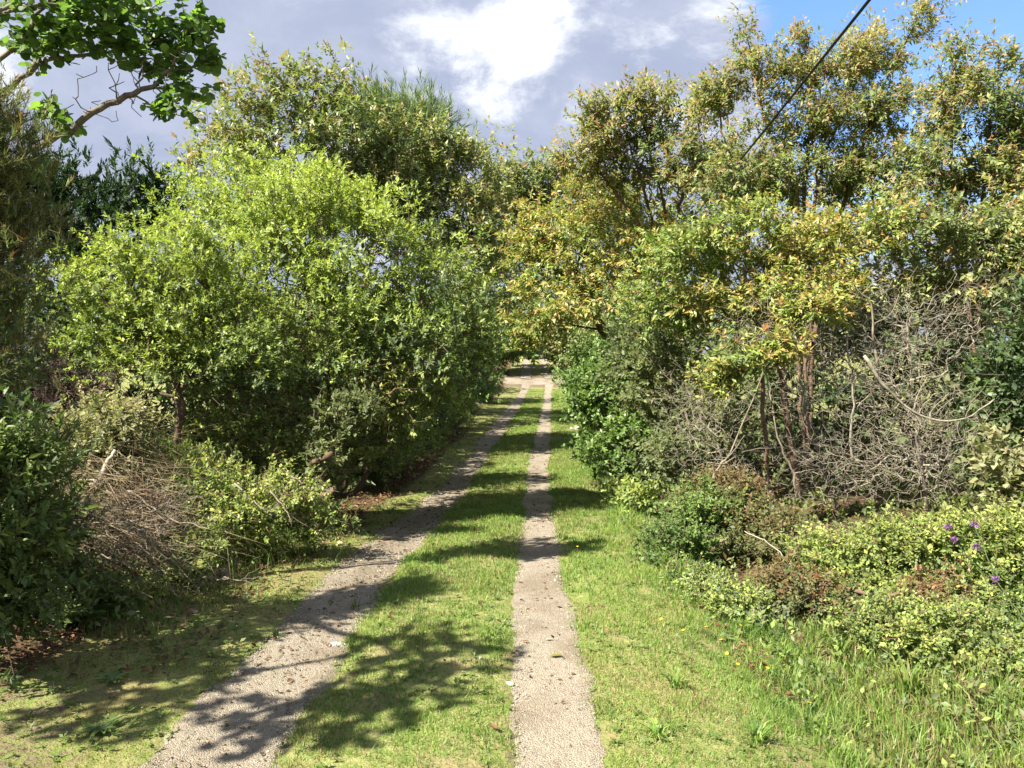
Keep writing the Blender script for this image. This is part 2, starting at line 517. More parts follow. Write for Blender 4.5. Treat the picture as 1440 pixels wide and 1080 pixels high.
def polytube(pts, radii, sides=8):
    """a smooth bent tube along points; V, F (quads) with closed ends approximated"""
    pts = np.asarray(pts, float); n = len(pts)
    d = unit(np.gradient(pts, axis=0))
    ref = np.array([0.3, 0.2, 1.0]) if abs(unit(pts[-1] - pts[0])[2]) < 0.8 else np.array([1.0, 0.2, 0.1])
    s = unit(np.cross(d, ref)); t = np.cross(d, s)
    a = np.arange(sides) * 2 * np.pi / sides
    V = pts[:, None] + (np.cos(a)[None, :, None] * s[:, None] + np.sin(a)[None, :, None] * t[:, None]) * np.asarray(radii)[:, None, None]
    j = np.arange(sides); j2 = (j + 1) % sides
    q = np.stack([j, j2, j2 + sides, j + sides], -1)
    F = (q[None] + (np.arange(n - 1) * sides)[:, None, None]).reshape(-1, 4)
    V = V.reshape(-1, 3)
    V = np.concatenate([V, pts[:1], pts[-1:]])
    i0, i1 = len(V) - 2, len(V) - 1
    c0 = np.stack([j2, j, np.full(sides, i0)], -1)
    c1 = np.stack([j + (n - 1) * sides, j2 + (n - 1) * sides, np.full(sides, i1)], -1)
    return V, F, np.concatenate([c0, c1])


def join_tubes(name, tubes, smooth=True):
    Vs, Q, T3, nv = [], [], [], 0
    for V, F, C in tubes:
        Vs.append(V); Q.append(F + nv); T3.append(C + nv); nv += len(V)
    return mesh_np(name, np.concatenate(Vs), [np.concatenate(Q), np.concatenate(T3)], None, smooth)


def curve_pts(ctrl, n, r=None, wob=0.0):
    """Catmull-Rom through control points"""
    c = np.asarray(ctrl, float)
    c = np.concatenate([[2 * c[0] - c[1]], c, [2 * c[-1] - c[-2]]])
    out = []
    m = len(c) - 3
    for t in np.linspace(0, m - 1e-6, n):
        i = int(t); u = t - i; p0, p1, p2, p3 = c[i:i + 4]
        out.append(0.5 * ((2 * p1) + (-p0 + p2) * u + (2 * p0 - 5 * p1 + 4 * p2 - p3) * u * u + (-p0 + 3 * p1 - 3 * p2 + p3) * u ** 3))
    out = np.array(out)
    if r is not None and wob: out[1:] += r.normal(0, wob, out[1:].shape)
    return out


# ------------------------------------------------------------------ woody plants
def sample_lobes(r, lobes, n, shell, down=0.55):
    """clump centres spread through the outer part of a set of ellipsoids; returns pts, outward normals"""
    c = np.array([l[0] for l in lobes]); R = np.array([l[1] for l in lobes])
    wgt = (R[:, 0] * R[:, 1] + R[:, 1] * R[:, 2] + R[:, 0] * R[:, 2]); wgt = wgt / wgt.sum()
    P, Nn = [], []
    while sum(len(p) for p in P) < n:
        k = r.choice(len(c), n * 2, p=wgt)
        d = unit(r.normal(size=(n * 2, 3)))
        keep = (d[:, 2] > -down) | (r.random(n * 2) < 0.25)
        rad = shell + (1 - shell) * r.random(n * 2) ** 0.6
        rad *= 1 + 0.10 * r.normal(size=n * 2)
        p = c[k] + d * R[k] * rad[:, None]
        # drop points deep inside another lobe
        q = (p[:, None] - c[None]) / R[None]
        inside = ((q ** 2).sum(-1) < (shell * 0.8) ** 2).any(1)
        keep &= ~inside | (r.random(n * 2) < 0.15)
        P.append(p[keep]); Nn.append(unit(d / R[k])[keep])
    return np.concatenate(P)[:n], np.concatenate(Nn)[:n]


def grow(seed_p, seed_par, pts, alpha=0.35):
    """joins points to a skeleton: short new twigs, short way back to the root"""
    S = len(seed_p); N = len(pts)
    pos = np.zeros((S + N, 3)); par = np.full(S + N, -1); path = np.zeros(S + N)
    pos[:S] = seed_p; par[:S] = seed_par
    for i in range(S):
        if par[i] >= 0: path[i] = path[par[i]] + np.linalg.norm(pos[i] - pos[par[i]])
    dd = np.linalg.norm(pts[:, None] - pos[None, :S], axis=-1)
    cost = dd + alpha * path[None, :S]
    bp = cost.argmin(1); bc = cost[np.arange(N), bp]
    idx = np.zeros(N, int)
    for it in range(N):
        j = int(bc.argmin()); k = S + it
        pos[k] = pts[j]; par[k] = bp[j]; path[k] = path[bp[j]] + math.dist(pts[j], pos[bp[j]])
        idx[j] = k; bc[j] = np.inf
        df = pts - pts[j]
        c = np.sqrt(np.einsum('ij,ij->i', df, df)) + alpha * path[k]
        m = (c < bc) & np.isfinite(bc)
        bc[m] = c[m]; bp[m] = k
    return pos, par, idx


def subdivide(r, pos, par, maxlen, wob):
    pos = list(pos); par = list(par)
    for i in range(len(pos)):
        p = par[i]
        if p < 0: continue
        L = math.dist(pos[i], pos[p])
        k = min(int(L / maxlen), 4)
        if k < 1: continue
        a = pos[p]; b = pos[i]; prev = p
        sag = np.array([0, 0, -0.05 * L])
        for q in range(1, k + 1):
            u = q / (k + 1)
            m = a + (b - a) * u + r.normal(0, wob * L / (k + 1), 3) + sag * math.sin(u * math.pi)
            pos.append(m); par.append(prev); prev = len(pos) - 1
        par[i] = prev
    return np.array(pos), np.array(par)


def radii(pos, par, rtip, expo, rmax):
    n = len(pos); path = np.full(n, -1.0)
    kids = [[] for _ in range(n)]
    order = []
    for i in range(n):
        if par[i] >= 0: kids[par[i]].append(i)
    st = [i for i in range(n) if par[i] < 0]
    while st:
        i = st.pop(); order.append(i); st.extend(kids[i])
    w = np.zeros(n)
    for i in reversed(order):
        if not kids[i]: w[i] = 1.0
        if par[i] >= 0: w[par[i]] += w[i]
    return np.minimum(rtip * w ** (1 / expo), rmax)


def shoot_leaves(r, P, D, n, slen, L, W, pal, tip=None, tip_p=0.0, droop=0.15, up=0.5, spread=(80, 25), cvar=0.17, clump_c=None, Lvar=0.3):
    """n leaves on each shoot ending at P with direction D"""
    m = len(P)
    t = np.tile((np.arange(n) + 0.5) / n, (m, 1)) + r.normal(0, 0.3 / n, (m, n))
    az = np.arange(n)[None] * 2.4 + r.uniform(0, 6.28, (m, 1)) + r.normal(0, 0.35, (m, n))
    D = unit(D)
    ref = unit(r.normal(size=(m, 3)))
    s = unit(np.cross(D, ref)); q = np.cross(D, s)
    pr = np.cos(az)[..., None] * s[:, None] + np.sin(az)[..., None] * q[:, None]
    ang = np.radians(spread[0] + (spread[1] - spread[0]) * np.clip(t, 0, 1) + r.normal(0, 12, (m, n)))
    ld = np.cos(ang)[..., None] * D[:, None] + np.sin(ang)[..., None] * pr
    ld[..., 2] -= droop
    ld = unit(ld)
    pos = P[:, None] - D[:, None] * (slen * (1 - t))[..., None]
    nn = D[:, None] * 0.5 + np.array([0, 0, up * 0.6]) + SUN * 0.55 + r.normal(0, 0.3, (m, n, 3))
    nn = unit(nn - (nn * ld).sum(-1, keepdims=True) * ld)
    le = L * (1 + Lvar * r.normal(size=(m, n))).clip(0.45, 1.7) * (0.75 + 0.35 * np.sin(np.clip(t, 0, 1) * np.pi))
    wi = W * (le / L) * r.uniform(0.8, 1.2, (m, n))
    pal = np.array(pal)
    # colour: each shoot takes a place in the palette, leaves scatter about it
    u = r.random(m) if clump_c is None else np.clip(clump_c + r.normal(0, 0.18, m), 0, 1)
    u = np.clip(u[:, None] + r.normal(0, 0.13, (m, n)), 0, 0.9999) * (len(pal) - 1)
    i = u.astype(int); f = (u - i)[..., None]
    c = pal[i] * (1 - f) + pal[i + 1] * f
    c = c * (1 + cvar * r.normal(size=(m, n, 1))).clip(0.5, 1.6)
    if tip is not None:
        has = (r.random((m, 1)) < tip_p) & (t > 0.45)
        k = (sstep(0.4, 0.95, t) * has * r.uniform(0.4, 1, (m, n)))[..., None]
        c = c * (1 - k) + np.array(tip)[r.integers(0, len(tip), (m, n))] * k
    return pos.reshape(-1, 3), ld.reshape(-1, 3), nn.reshape(-1, 3), le.ravel(), wi.ravel(), c.reshape(-1, 3)


PAL = {
    'lime': [(0.055, 0.085, 0.022), (0.105, 0.16, 0.026), (0.16, 0.225, 0.028), (0.215, 0.28, 0.034)],
    'olive': [(0.05, 0.07, 0.02), (0.085, 0.11, 0.03), (0.115, 0.14, 0.04)],
    'pink': [(0.06, 0.09, 0.024), (0.095, 0.132, 0.032), (0.135, 0.165, 0.038), (0.175, 0.18, 0.05)],
    'orange': [(0.08, 0.125, 0.022), (0.12, 0.17, 0.028), (0.165, 0.20, 0.034), (0.20, 0.19, 0.042)],
    'deep': [(0.03, 0.055, 0.016), (0.05, 0.085, 0.022), (0.075, 0.115, 0.026)],
    'shrub': [(0.045, 0.09, 0.018), (0.075, 0.14, 0.024), (0.11, 0.185, 0.03)],
    'conifer': [(0.016, 0.038, 0.017), (0.026, 0.056, 0.022), (0.038, 0.075, 0.026)],
    'willow': [(0.07, 0.115, 0.035), (0.10, 0.15, 0.045), (0.13, 0.18, 0.06)],
    'bramble': [(0.05, 0.085, 0.02), (0.085, 0.13, 0.026), (0.125, 0.175, 0.03), (0.165, 0.195, 0.038)],
    'pale': [(0.12, 0.14, 0.045), (0.17, 0.185, 0.06), (0.22, 0.21, 0.085)],
    'rust': [(0.06, 0.085, 0.022), (0.085, 0.11, 0.028), (0.12, 0.125, 0.03), (0.13, 0.085, 0.032)],
    'round': [(0.04, 0.082, 0.016), (0.062, 0.115, 0.02), (0.09, 0.155, 0.026)],
    'heath': [(0.07, 0.10, 0.03), (0.11, 0.145, 0.04), (0.16, 0.17, 0.05)],
    'weed': [(0.05, 0.085, 0.02), (0.08, 0.125, 0.026), (0.12, 0.165, 0.035)],
    'brown': [(0.05, 0.034, 0.022), (0.08, 0.055, 0.034), (0.11, 0.075, 0.045)],
}
TIP_PINK = [(0.42, 0.20, 0.16), (0.36, 0.25, 0.12), (0.40, 0.17, 0.15)]
TIP_ORANGE = [(0.42, 0.21, 0.07), (0.42, 0.15, 0.08), (0.36, 0.27, 0.06)]
TIP_LIME = [(0.32, 0.38, 0.045), (0.27, 0.35, 0.04)]


for _n in PAL:
    k_ = {'conifer': 1.0, 'brown': 1.0, 'lime': 1.5, 'orange': 1.6, 'pink': 1.68, 'round': 1.75, 'olive': 1.45, 'bramble': 1.85}.get(_n, 1.35)
    PAL[_n] = [(c[0] * k_ * (1.12 if _n in ('lime', 'bramble', 'shrub') else 1.06), c[1] * k_, c[2] * k_ * {'conifer': 1.0, 'lime': 2.1}.get(_n, 1.5)) for c in PAL[_n]]


def px_lobe(px, py, D, rx, ry, depth):
    return (at(px, py, D), np.array([rx * D / FPX, depth, ry * D / FPX]))


COUNT = {'tris': 0}


def plant(name, label, cat, base, lobes, seed, clumps=60, shoots=12, clump_r=0.22, shell=0.55, leaf=None, n=12, slen=0.12,
          L=0.05, W=0.02, pal='lime', tip=None, tip_p=0.0, droop=0.15, up=0.5, spread=(80, 25), shape='diamond', mat=None,
          bark=None, rtip=0.0016, expo=2.3, rmax=0.12, stems=None, alpha=0.35, group=None, inner=0.15, trunk_r=0.02, down=0.55,
          wob=0.10, maxlen=0.16, outw=0.7, fol='foliage', tree=False, shoot_up=0.35, bare=0.0, ls=1.0, fresh=0.0):
    """a woody plant: skeleton of trunk and branches joined to clumps of leafy shoots"""
    r = rs(seed)
    if n > 0: n = max(5, int(round(n * 0.82))) if shape != 'needle' else n; L = L * ls * 1.32; W = W * ls * (1.5 if shape != 'needle' else 1.25); maxlen = max(maxlen, 0.34)
    base = np.array([base[0], base[1], Hs(base[0], base[1]) - 0.03])
    C, N = sample_lobes(r, lobes, clumps, shell, down)
    hn = (C[:, 2] - C[:, 2].min()) / max(np.ptp(C[:, 2]), 0.1)
    lob_u = r.normal(0, 0.14, len(lobes)); cl_ = np.argmin(np.linalg.norm(C[:, None] - np.array([l[0] for l in lobes])[None], axis=-1), axis=1)
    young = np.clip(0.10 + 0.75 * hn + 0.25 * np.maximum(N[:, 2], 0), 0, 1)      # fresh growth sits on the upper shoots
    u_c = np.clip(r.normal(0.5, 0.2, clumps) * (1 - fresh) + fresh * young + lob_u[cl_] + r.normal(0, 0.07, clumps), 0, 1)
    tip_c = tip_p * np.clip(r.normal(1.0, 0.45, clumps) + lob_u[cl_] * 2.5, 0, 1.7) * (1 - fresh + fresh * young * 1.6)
    k = np.repeat(np.arange(clumps), np.maximum(1, r.poisson(shoots, clumps)))
    off = r.normal(0, 1, (len(k), 3)) * np.array([1, 1, 0.75]) * clump_r * r.uniform(0.6, 1.3, clumps)[k][:, None]
    S = C[k] + off
    hg = H(S[:, 0], S[:, 1]) + 0.03
    S[:, 2] = np.maximum(S[:, 2], hg + r.uniform(0, 0.08, len(S)))
    C[:, 2] = np.maximum(C[:, 2], H(C[:, 0], C[:, 1]) + 0.05)
    # skeleton seeds: the main stems
    if stems is None:
        mid = np.mean([l[0] for l in lobes], 0)
        stems = [[base, base * 0.5 + mid * 0.5 + np.array([0, 0, -0.1]) * 1, mid]]
    sp, spar = [base], [-1]
    for st in stems:
        st = [np.array(p, float) for p in st]
        if math.dist(st[0], base) > 0.02: st = [base] + st
        st[0] = base
        ln = sum(math.dist(st[i], st[i + 1]) for i in range(len(st) - 1))
        cp = curve_pts(st, max(4, int(ln / 0.16)), r, 0.012)
        pv = 0
        for p in cp[1:]:
            sp.append(p); spar.append(pv); pv = len(sp) - 1
    ni = int(clumps * inner)
    parts = [C]
    if ni:
        ci = np.array([l[0] for l in lobes]); Ri = np.array([l[1] for l in lobes])
        kk = r.integers(0, len(lobes), ni)
        parts.append(ci[kk] + unit(r.normal(size=(ni, 3))) * Ri[kk] * r.uniform(0.1, 0.5, (ni, 1)))
    sk, skp, _ = grow(np.array(sp), np.array(spar), np.concatenate(parts), alpha)
    pos, par, idx = grow(sk, skp, S, alpha * 0.8)
    # shoot direction: along its twig, outward and up
    pd = unit(S - pos[par[idx]])
    sd = unit(pd * 0.6 + N[k] * outw + np.array([0, 0, shoot_up]) + r.normal(0, 0.25, S.shape))
    if base[1] > 13: maxlen = 0.9
    pos2, par2 = subdivide(r, pos, par, maxlen, wob)
    rad = radii(pos2, par2, rtip, expo, rmax)
    root = empty(name, base)
    tag(root, label, cat, group)
    loc = base
    e = np.where(par2 >= 0)[0]
    A = pos2[par2[e]] - loc; B = pos2[e] - loc; r1 = rad[e]; r0 = np.minimum(rad[par2[e]], r1 * 1.3)
    if base[1] > 9.5 and n > 0: m_ = r1 > rtip * 1.05; A, B, r0, r1 = A[m_], B[m_], r0[m_], r1[m_]
    thick = r1 > trunk_r
    nm = 'trunk' if tree else 'stem'
    for sel, pn in ((thick, nm), (~thick, 'branches')):
        if sel.any():
            me = tubes_mesh(pn, A[sel], B[sel], r0[sel], r1[sel])
            o = obj(pn, me, bark or B_brown, root)
            if pn == 'branches': o['kind'] = 'stuff'
            COUNT['tris'] += len(me.polygons) * 2
    if n > 0:
        keep = r.random(len(S)) >= bare
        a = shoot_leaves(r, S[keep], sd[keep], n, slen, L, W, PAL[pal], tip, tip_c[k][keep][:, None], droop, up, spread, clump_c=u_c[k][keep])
        P0 = a[0] - loc
        me = leaves_mesh(fol, P0, *a[1:], shape=shape)
        o = obj(fol, me, mat or M_leaf, root); o['kind'] = 'stuff'
        COUNT['tris'] += len(me.polygons) * (2 if shape == 'ovate' else 1)
    return root, S, sd

# ================================================================== THE PLANTS, LEFT OF THE LANE
def W(px, py, D): return at(px, py, D)


# --- round-leaved tree leaning in at the upper left corner
def round_leaf_tree():
    r = rs(101)
    base = np.array([-4.75, 4.3, Hs(-4.75, 4.3) - 0.03])
    fork = np.array([-4.35, 4.6, 2.3])
    limbs = [
        [base, fork, W(-40, 262, 5.1), W(50, 207, 5.2), W(143, 152, 5.3), W(197, 127, 5.35), W(240, 97, 5.4)],
        [base, fork, np.array([-4.0, 4.8, 3.0]), W(0, 84, 5.2), W(42, 40, 5.25), W(70, -5, 5.3), W(110, -60, 5.3)],
        [base, fork, W(30, 108, 5.3), W(70, 86, 5.35), W(122, 76, 5.4), W(170, 60, 5.5)],
        [base, fork, np.array([-3.9, 3.6, 3.3]), np.array([-3.5, 2.9, 3.7]), np.array([-3.1, 2.4, 3.8])],
        [base, fork, W(60, -30, 5.2), W(150, 12, 5.3), W(240, 20, 5.5)],
    ]
    lobes = [px_lobe(250, 40, 5.5, 62, 42, 0.35), px_lobe(150, 25, 5.4, 90, 40, 0.4), px_lobe(262, 110, 5.5, 46, 44, 0.3),
             px_lobe(245, 155, 5.4, 48, 14, 0.22), px_lobe(85, 165, 5.2, 34, 26, 0.25), px_lobe(50, 50, 5.3, 55, 55, 0.35), px_lobe(110, 30, 5.3, 60, 45, 0.35), px_lobe(200, 75, 5.5, 60, 30, 0.3), px_lobe(290, 60, 5.5, 24, 50, 0.25),
             px_lobe(120, -60, 5.4, 150, 60, 0.6),
             (np.array([-3.15, 2.5, 3.75]), np.array([0.5, 0.7, 0.3])), (np.array([-4.4, 2.2, 3.6]), np.array([0.6, 0.6, 0.35])),
             (np.array([-3.4, 2.0, 3.5]), np.array([0.5, 0.5, 0.3]))]
    C, N = sample_lobes(r, lobes, 900, 0.25, 1.0)
    sp, spar = [base], [-1]
    for st in limbs:
        cp = curve_pts(st, 26, r, 0.010); pv = 0
        for p in cp[1:]:
            sp.append(p); spar.append(pv); pv = len(sp) - 1
    pos, par, idx = grow(np.array(sp), np.array(spar), C, 0.3)
    # dead spurs along the open limb
    lm = curve_pts(limbs[0], 60)[32:56]
    bare = np.concatenate([lm[r.integers(0, len(lm), 60)] + r.normal(0, 1, (60, 3)) * [0.09, 0.08, 0.05] + [0, 0, 0.13],
                           lm[r.integers(0, len(lm), 22)] + r.normal(0, 1, (22, 3)) * [0.1, 0.08, 0.03] + [0.04, 0, -0.07]])
    pos, par, _ = grow(pos, par, bare, 0.25)
    pd = unit(C - pos[par[idx]])
    pos2, par2 = subdivide(r, pos, par, 0.09, 0.13)
    rad = radii(pos2, par2, 0.0028, 2.1, 0.11)
    root = empty('round_leaved_tree', base)
    tag(root, 'round-leaved tree reaching in from the upper left corner on grey forked limbs', 'tree')
    e = np.where(par2 >= 0)[0]; A = pos2[par2[e]] - base; B = pos2[e] - base; r1 = rad[e]; r0 = np.minimum(rad[par2[e]], r1 * 1.25)
    th = r1 > 0.009
    obj('trunk', tubes_mesh('trunk', A[th], B[th], r0[th], r1[th]), B_grey, root)
    o = obj('branches', tubes_mesh('branches', A[~th], B[~th], r0[~th], r1[~th]), B_grey, root); o['kind'] = 'stuff'
    sd = unit(pd * 0.7 + N * 0.4 + np.array([0, 0, 0.1]) + r.normal(0, 0.3, C.shape))
    a = shoot_leaves(r, C, sd, 6, 0.13, 0.056, 0.052, PAL['round'], None, 0, 0.25, 0.75, (75, 35), Lvar=0.22)
    P, D, Nn, L, Wd, Cc = a
    # those in view and nearest to the open sky become leaves of their own
    q = P - np.array([0, 0, EYE]); px = 720 + FPX * q[:, 0] / q[:, 1]; py = 505 - FPX * q[:, 2] / q[:, 1]
    vis = (px > 8) & (px < 330) & (py > 6) & (py < 215)
    score = np.where(vis, px * 0.4 + py + r.normal(0, 25, len(P)) - 60 * (q[:, 1] - 5.2), -1e9)
    best = np.argsort(-score)[:280]
    rest = np.ones(len(P), bool); rest[best] = False
    o = obj('crown', leaves_mesh('crown', P[rest] - base, D[rest], Nn[rest], L[rest], Wd[rest], Cc[rest], 'round'), M_thin, root); o['kind'] = 'stuff'
    kinds = []
    for i in range(5):   # five leaf meshes shared by all single leaves
        me = leaves_mesh('leaf', np.zeros((1, 3)), np.array([[0, 1.0, 0]]), np.array([[0, 0, 1.0]]), np.array([0.066]), np.array([0.062]),
                         np.array(PAL['round'])[[0, 1, 1, 2, 2]][i:i + 1] * (0.9 + 0.06 * i), 'round')
        me.materials.append(M_thin); kinds.append(me)
    from mathutils import Matrix
    for b in best:
        d = unit(D[b]); s = unit(np.cross(d, Nn[b])); nn = np.cross(s, d)
        mt = Matrix(((s[0], d[0], nn[0], 0), (s[1], d[1], nn[1], 0), (s[2], d[2], nn[2], 0), (0, 0, 0, 1)))
        lf = bpy.data.objects.new('leaf', kinds[int(r.integers(0, 5))]); COL.objects.link(lf); lf.parent = root
        k = L[b] / 0.066
        lf.matrix_local = Matrix.Translation(Vector(tuple(P[b] - base))) @ mt @ Matrix.Diagonal((k, k, k, 1))


round_leaf_tree()

# --- feathery heath at the left margin of the picture
plant('feathery_heath', 'tall feathery heath with rust brown tips at the left margin', 'shrub', (-3.1, 4.2),
      [px_lobe(-10, 200, 4.3, 52, 90, .35), px_lobe(-15, 330, 4.3, 62, 95, .4), px_lobe(-10, 460, 4.3, 52, 90, .4), px_lobe(30, 310, 4.4, 30, 50, .2), px_lobe(-60, 120, 4.3, 60, 80, .4)],
      201, clumps=150, shoots=16, clump_r=.10, shell=.4, n=26, slen=.12, L=.032, W=.0045, pal='heath', tip=[(0.30, 0.15, 0.05), (0.24, 0.13, 0.05)], tip_p=.3,
      droop=.0, spread=(50, 20), shape='needle', mat=M_need, bark=B_brown, shoot_up=.8, down=1.0)
plant('leafy_weed', 'dense dark green leafy weed low at the left margin', 'shrub', (-2.85, 3.95),
      [px_lobe(0, 640, 4.0, 52, 50, .3), px_lobe(-10, 740, 3.95, 70, 80, .35), px_lobe(20, 840, 4.0, 62, 50, .3)],
      202, clumps=120, shoots=10, clump_r=.11, shell=.45, n=11, slen=.11, L=.034, W=.012, pal='weed', droop=.1, mat=M_leaf, shape='ovate', down=1.0)
plant('feathery_heath', 'low grey-green heath bush between the leafy weed and the twig pile', 'shrub', (-3.25, 4.7),
      [px_lobe(45, 640, 4.7, 48, 60, .3), px_lobe(60, 735, 4.7, 40, 45, .3)],
      203, clumps=60, shoots=12, clump_r=.1, shell=.4, n=22, slen=.13, L=.035, W=.005, pal='olive', tip=[(0.14, 0.10, 0.05)], tip_p=.3,
      spread=(45, 18), shape='needle', mat=M_need, shoot_up=.8, down=1.0)

# --- dark conifer behind
plant('cypress_tree', 'dark green cypress behind the lime bush, its lower sprays dead and brown', 'tree', (-7.2, 12.8),
      [px_lobe(120, 300, 12.5, 95, 80, 1.2), px_lobe(60, 400, 12.5, 110, 120, 1.2), px_lobe(190, 290, 12.6, 60, 55, .8), px_lobe(150, 430, 12.5, 90, 90, 1.2), px_lobe(222, 262, 12.6, 26, 26, .5),
       px_lobe(40, 270, 12.6, 70, 60, 1.0), px_lobe(100, 560, 12.8, 120, 80, 1.0)],
      210, clumps=230, shoots=10, clump_r=.24, shell=.5, n=26, slen=.32, L=.075, W=.02, pal='conifer', tip=[(0.05, 0.10, 0.03)], tip_p=.4,
      droop=.05, spread=(50, 15), mat=M_need, bark=B_brown, tree=True, shoot_up=.45, outw=1.0, fol='crown', trunk_r=.03)
plant('dead_conifer', 'brown dead drooping conifer sprays in the dark gap under the cypress', 'shrub', (-5.9, 9.6),
      [px_lobe(60, 500, 9.6, 75, 40, .5), px_lobe(110, 545, 9.5, 75, 35, .5), px_lobe(30, 570, 9.4, 70, 45, .5)],
      211, clumps=70, shoots=10, clump_r=.2, shell=.3, n=22, slen=.3, L=.05, W=.005, pal='brown', droop=.15, spread=(35, 12), shape='needle', mat=M_dry, shoot_up=-.35, outw=.9)

# --- lime green small tree and the domed lime bush
tb = W(250, 628, 7.5)
plant('lime_green_tree', 'small lime green tree with a thin curved bare trunk on the mound', 'tree', (tb[0], 7.5),
      [px_lobe(175, 395, 8.0, 75, 62, .6), px_lobe(105, 400, 8.0, 50, 34, .4), px_lobe(225, 455, 7.8, 85, 62, .55), px_lobe(290, 400, 8.1, 75, 75, .6), px_lobe(220, 350, 8.2, 75, 50, .6), px_lobe(310, 490, 7.8, 70, 50, .5), px_lobe(150, 475, 7.9, 52, 40, .4), px_lobe(225, 508, 7.7, 80, 34, .45), px_lobe(340, 530, 7.8, 62, 38, .4)],
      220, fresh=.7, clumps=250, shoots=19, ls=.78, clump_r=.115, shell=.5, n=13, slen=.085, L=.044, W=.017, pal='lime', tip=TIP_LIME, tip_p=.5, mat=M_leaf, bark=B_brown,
      stems=[[tb, W(254, 585, 7.5), W(250, 548, 7.6), W(240, 500, 8.0), W(205, 470, 8.0), W(180, 430, 8.0)], [tb, W(254, 585, 7.5), W(250, 548, 7.6), W(262, 500, 8.0), W(290, 440, 8.1)], [tb, W(254, 585, 7.5), W(252, 548, 7.6), W(238, 480, 8.1), W(225, 400, 8.2)]],
      rmax=.028, trunk_r=.009, tree=True, fol='crown', expo=2.2)
plant('lime_green_bush', 'big domed lime green bush overhanging the shaded wheel track', 'bush', (-2.9, 10.2),
      [px_lobe(430, 310, 10.2, 105, 75, 1.0), px_lobe(520, 360, 10.0, 105, 85, 1.0), px_lobe(610, 425, 10.4, 88, 80, 1.0), px_lobe(380, 380, 9.6, 90, 80, .8), px_lobe(470, 440, 9.4, 100, 80, .7), px_lobe(560, 500, 9.6, 90, 80, .8), px_lobe(640, 490, 10.8, 66, 70, .8), px_lobe(430, 520, 8.9, 90, 55, .6), px_lobe(590, 570, 10.2, 70, 50, .7)],
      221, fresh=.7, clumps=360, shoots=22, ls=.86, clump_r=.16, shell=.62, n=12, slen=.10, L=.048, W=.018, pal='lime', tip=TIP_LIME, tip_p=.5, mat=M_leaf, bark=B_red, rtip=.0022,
      stems=[[W(470, 690, 9.9), W(480, 600, 9.9), W(450, 480, 10), W(420, 360, 10.1)], [W(500, 690, 9.9), W(530, 600, 10), W(560, 500, 10.1), W(590, 420, 10.3)], [W(480, 690, 10), W(500, 600, 10), W(505, 480, 10.1), W(515, 380, 10.2)]],
      rmax=.06, trunk_r=.016, down=.35)
plant('lime_green_bush', 'upright lime green bush between the domed bush and the cypress', 'bush', (-4.3, 11.6),
      [px_lobe(300, 330, 11.6, 80, 70, .8), px_lobe(350, 270, 12, 70, 42, .8), px_lobe(270, 300, 11.6, 50, 45, .6), px_lobe(420, 265, 12, 66, 40, .8), px_lobe(300, 450, 11.4, 90, 110, .7)],
      222, fresh=.6, clumps=180, shoots=16, ls=.9, clump_r=.19, shell=.55, n=11, slen=.12, L=.055, W=.02, pal='lime', tip=TIP_LIME, tip_p=.4, mat=M_leaf, bark=B_red)
plant('twiggy_bush', 'brown twiggy bush with sparse olive leaves under the lime dome', 'bush', (-2.6, 9.3),
      [px_lobe(400, 510, 9.0, 95, 75, .6), px_lobe(500, 560, 9.2, 90, 65, .6), px_lobe(560, 540, 9.6, 70, 70, .6), px_lobe(330, 560, 8.3, 75, 45, .5), px_lobe(400, 600, 8.3, 60, 34, .4)],
      223, clumps=190, shoots=16, clump_r=.16, shell=.4, n=9, slen=.10, L=.034, W=.014, pal='bramble', mat=M_leaf, bark=B_red, rtip=.0024, bare=.15, alpha=.2, ls=.9)
plant('olive_bush', 'low olive undergrowth bush filling the shade under the lime dome', 'bush', (-2.75, 8.5),
      [px_lobe(390, 615, 8.2, 75, 42, .45), px_lobe(470, 640, 8.8, 60, 46, .45), px_lobe(540, 630, 9.6, 50, 50, .45), px_lobe(320, 600, 8.0, 55, 30, .4)],
      225, fresh=.4, clumps=120, shoots=14, clump_r=.11, shell=.4, n=9, slen=.10, L=.032, W=.014, pal='bramble', mat=M_leaf, bark=B_red, rtip=.002, down=1.0, bare=.1)
plant('grey_green_bush', 'small grey-green leafy bush leaning out at the mound end beside the track', 'bush', (-2.2, 7.9),
      [px_lobe(470, 590, 7.9, 48, 36, .35), px_lobe(505, 575, 7.9, 30, 30, .3), px_lobe(450, 640, 7.8, 36, 28, .3)],
      224, clumps=46, shoots=11, clump_r=.10, shell=.4, n=10, slen=.09, L=.040, W=.016, pal='olive', mat=M_leaf, bark=B_red)

# --- the taller trees behind on the left
plant('pink_tipped_tree', 'tall pink tipped tree rising behind the lime bushes', 'tree', (-5.2, 18.0),
      [px_lobe(345, 175, 17.5, 62, 55, 1.4), px_lobe(300, 215, 17, 32, 28, .8), px_lobe(400, 130, 17.5, 42, 40, 1.0), px_lobe(445, 110, 17.6, 34, 28, .7), px_lobe(490, 190, 17.6, 70, 70, 1.5), px_lobe(420, 210, 17.2, 80, 55, 1.4), px_lobe(470, 290, 17, 90, 60, 1.4), px_lobe(380, 300, 17, 90, 60, 1.4)],
      230, clumps=190, shoots=15, clump_r=.3, shell=.5, n=11, slen=.2, L=.095, W=.035, pal='pink', tip=TIP_PINK, tip_p=.4, droop=.3, mat=M_gloss, bark=B_grey, tree=True, fol='crown', rtip=.003,
      stems=[[np.array([-5.2, 18, 0]), W(400, 430, 18), W(420, 300, 17.6), W(440, 130, 17.6)], [np.array([-5.2, 18, 0]), W(380, 420, 18), W(360, 300, 17.6), W(340, 190, 17.5)], [np.array([-5.2, 18, 0]), W(440, 430, 18), W(480, 300, 17.6), W(500, 200, 17.6)]])
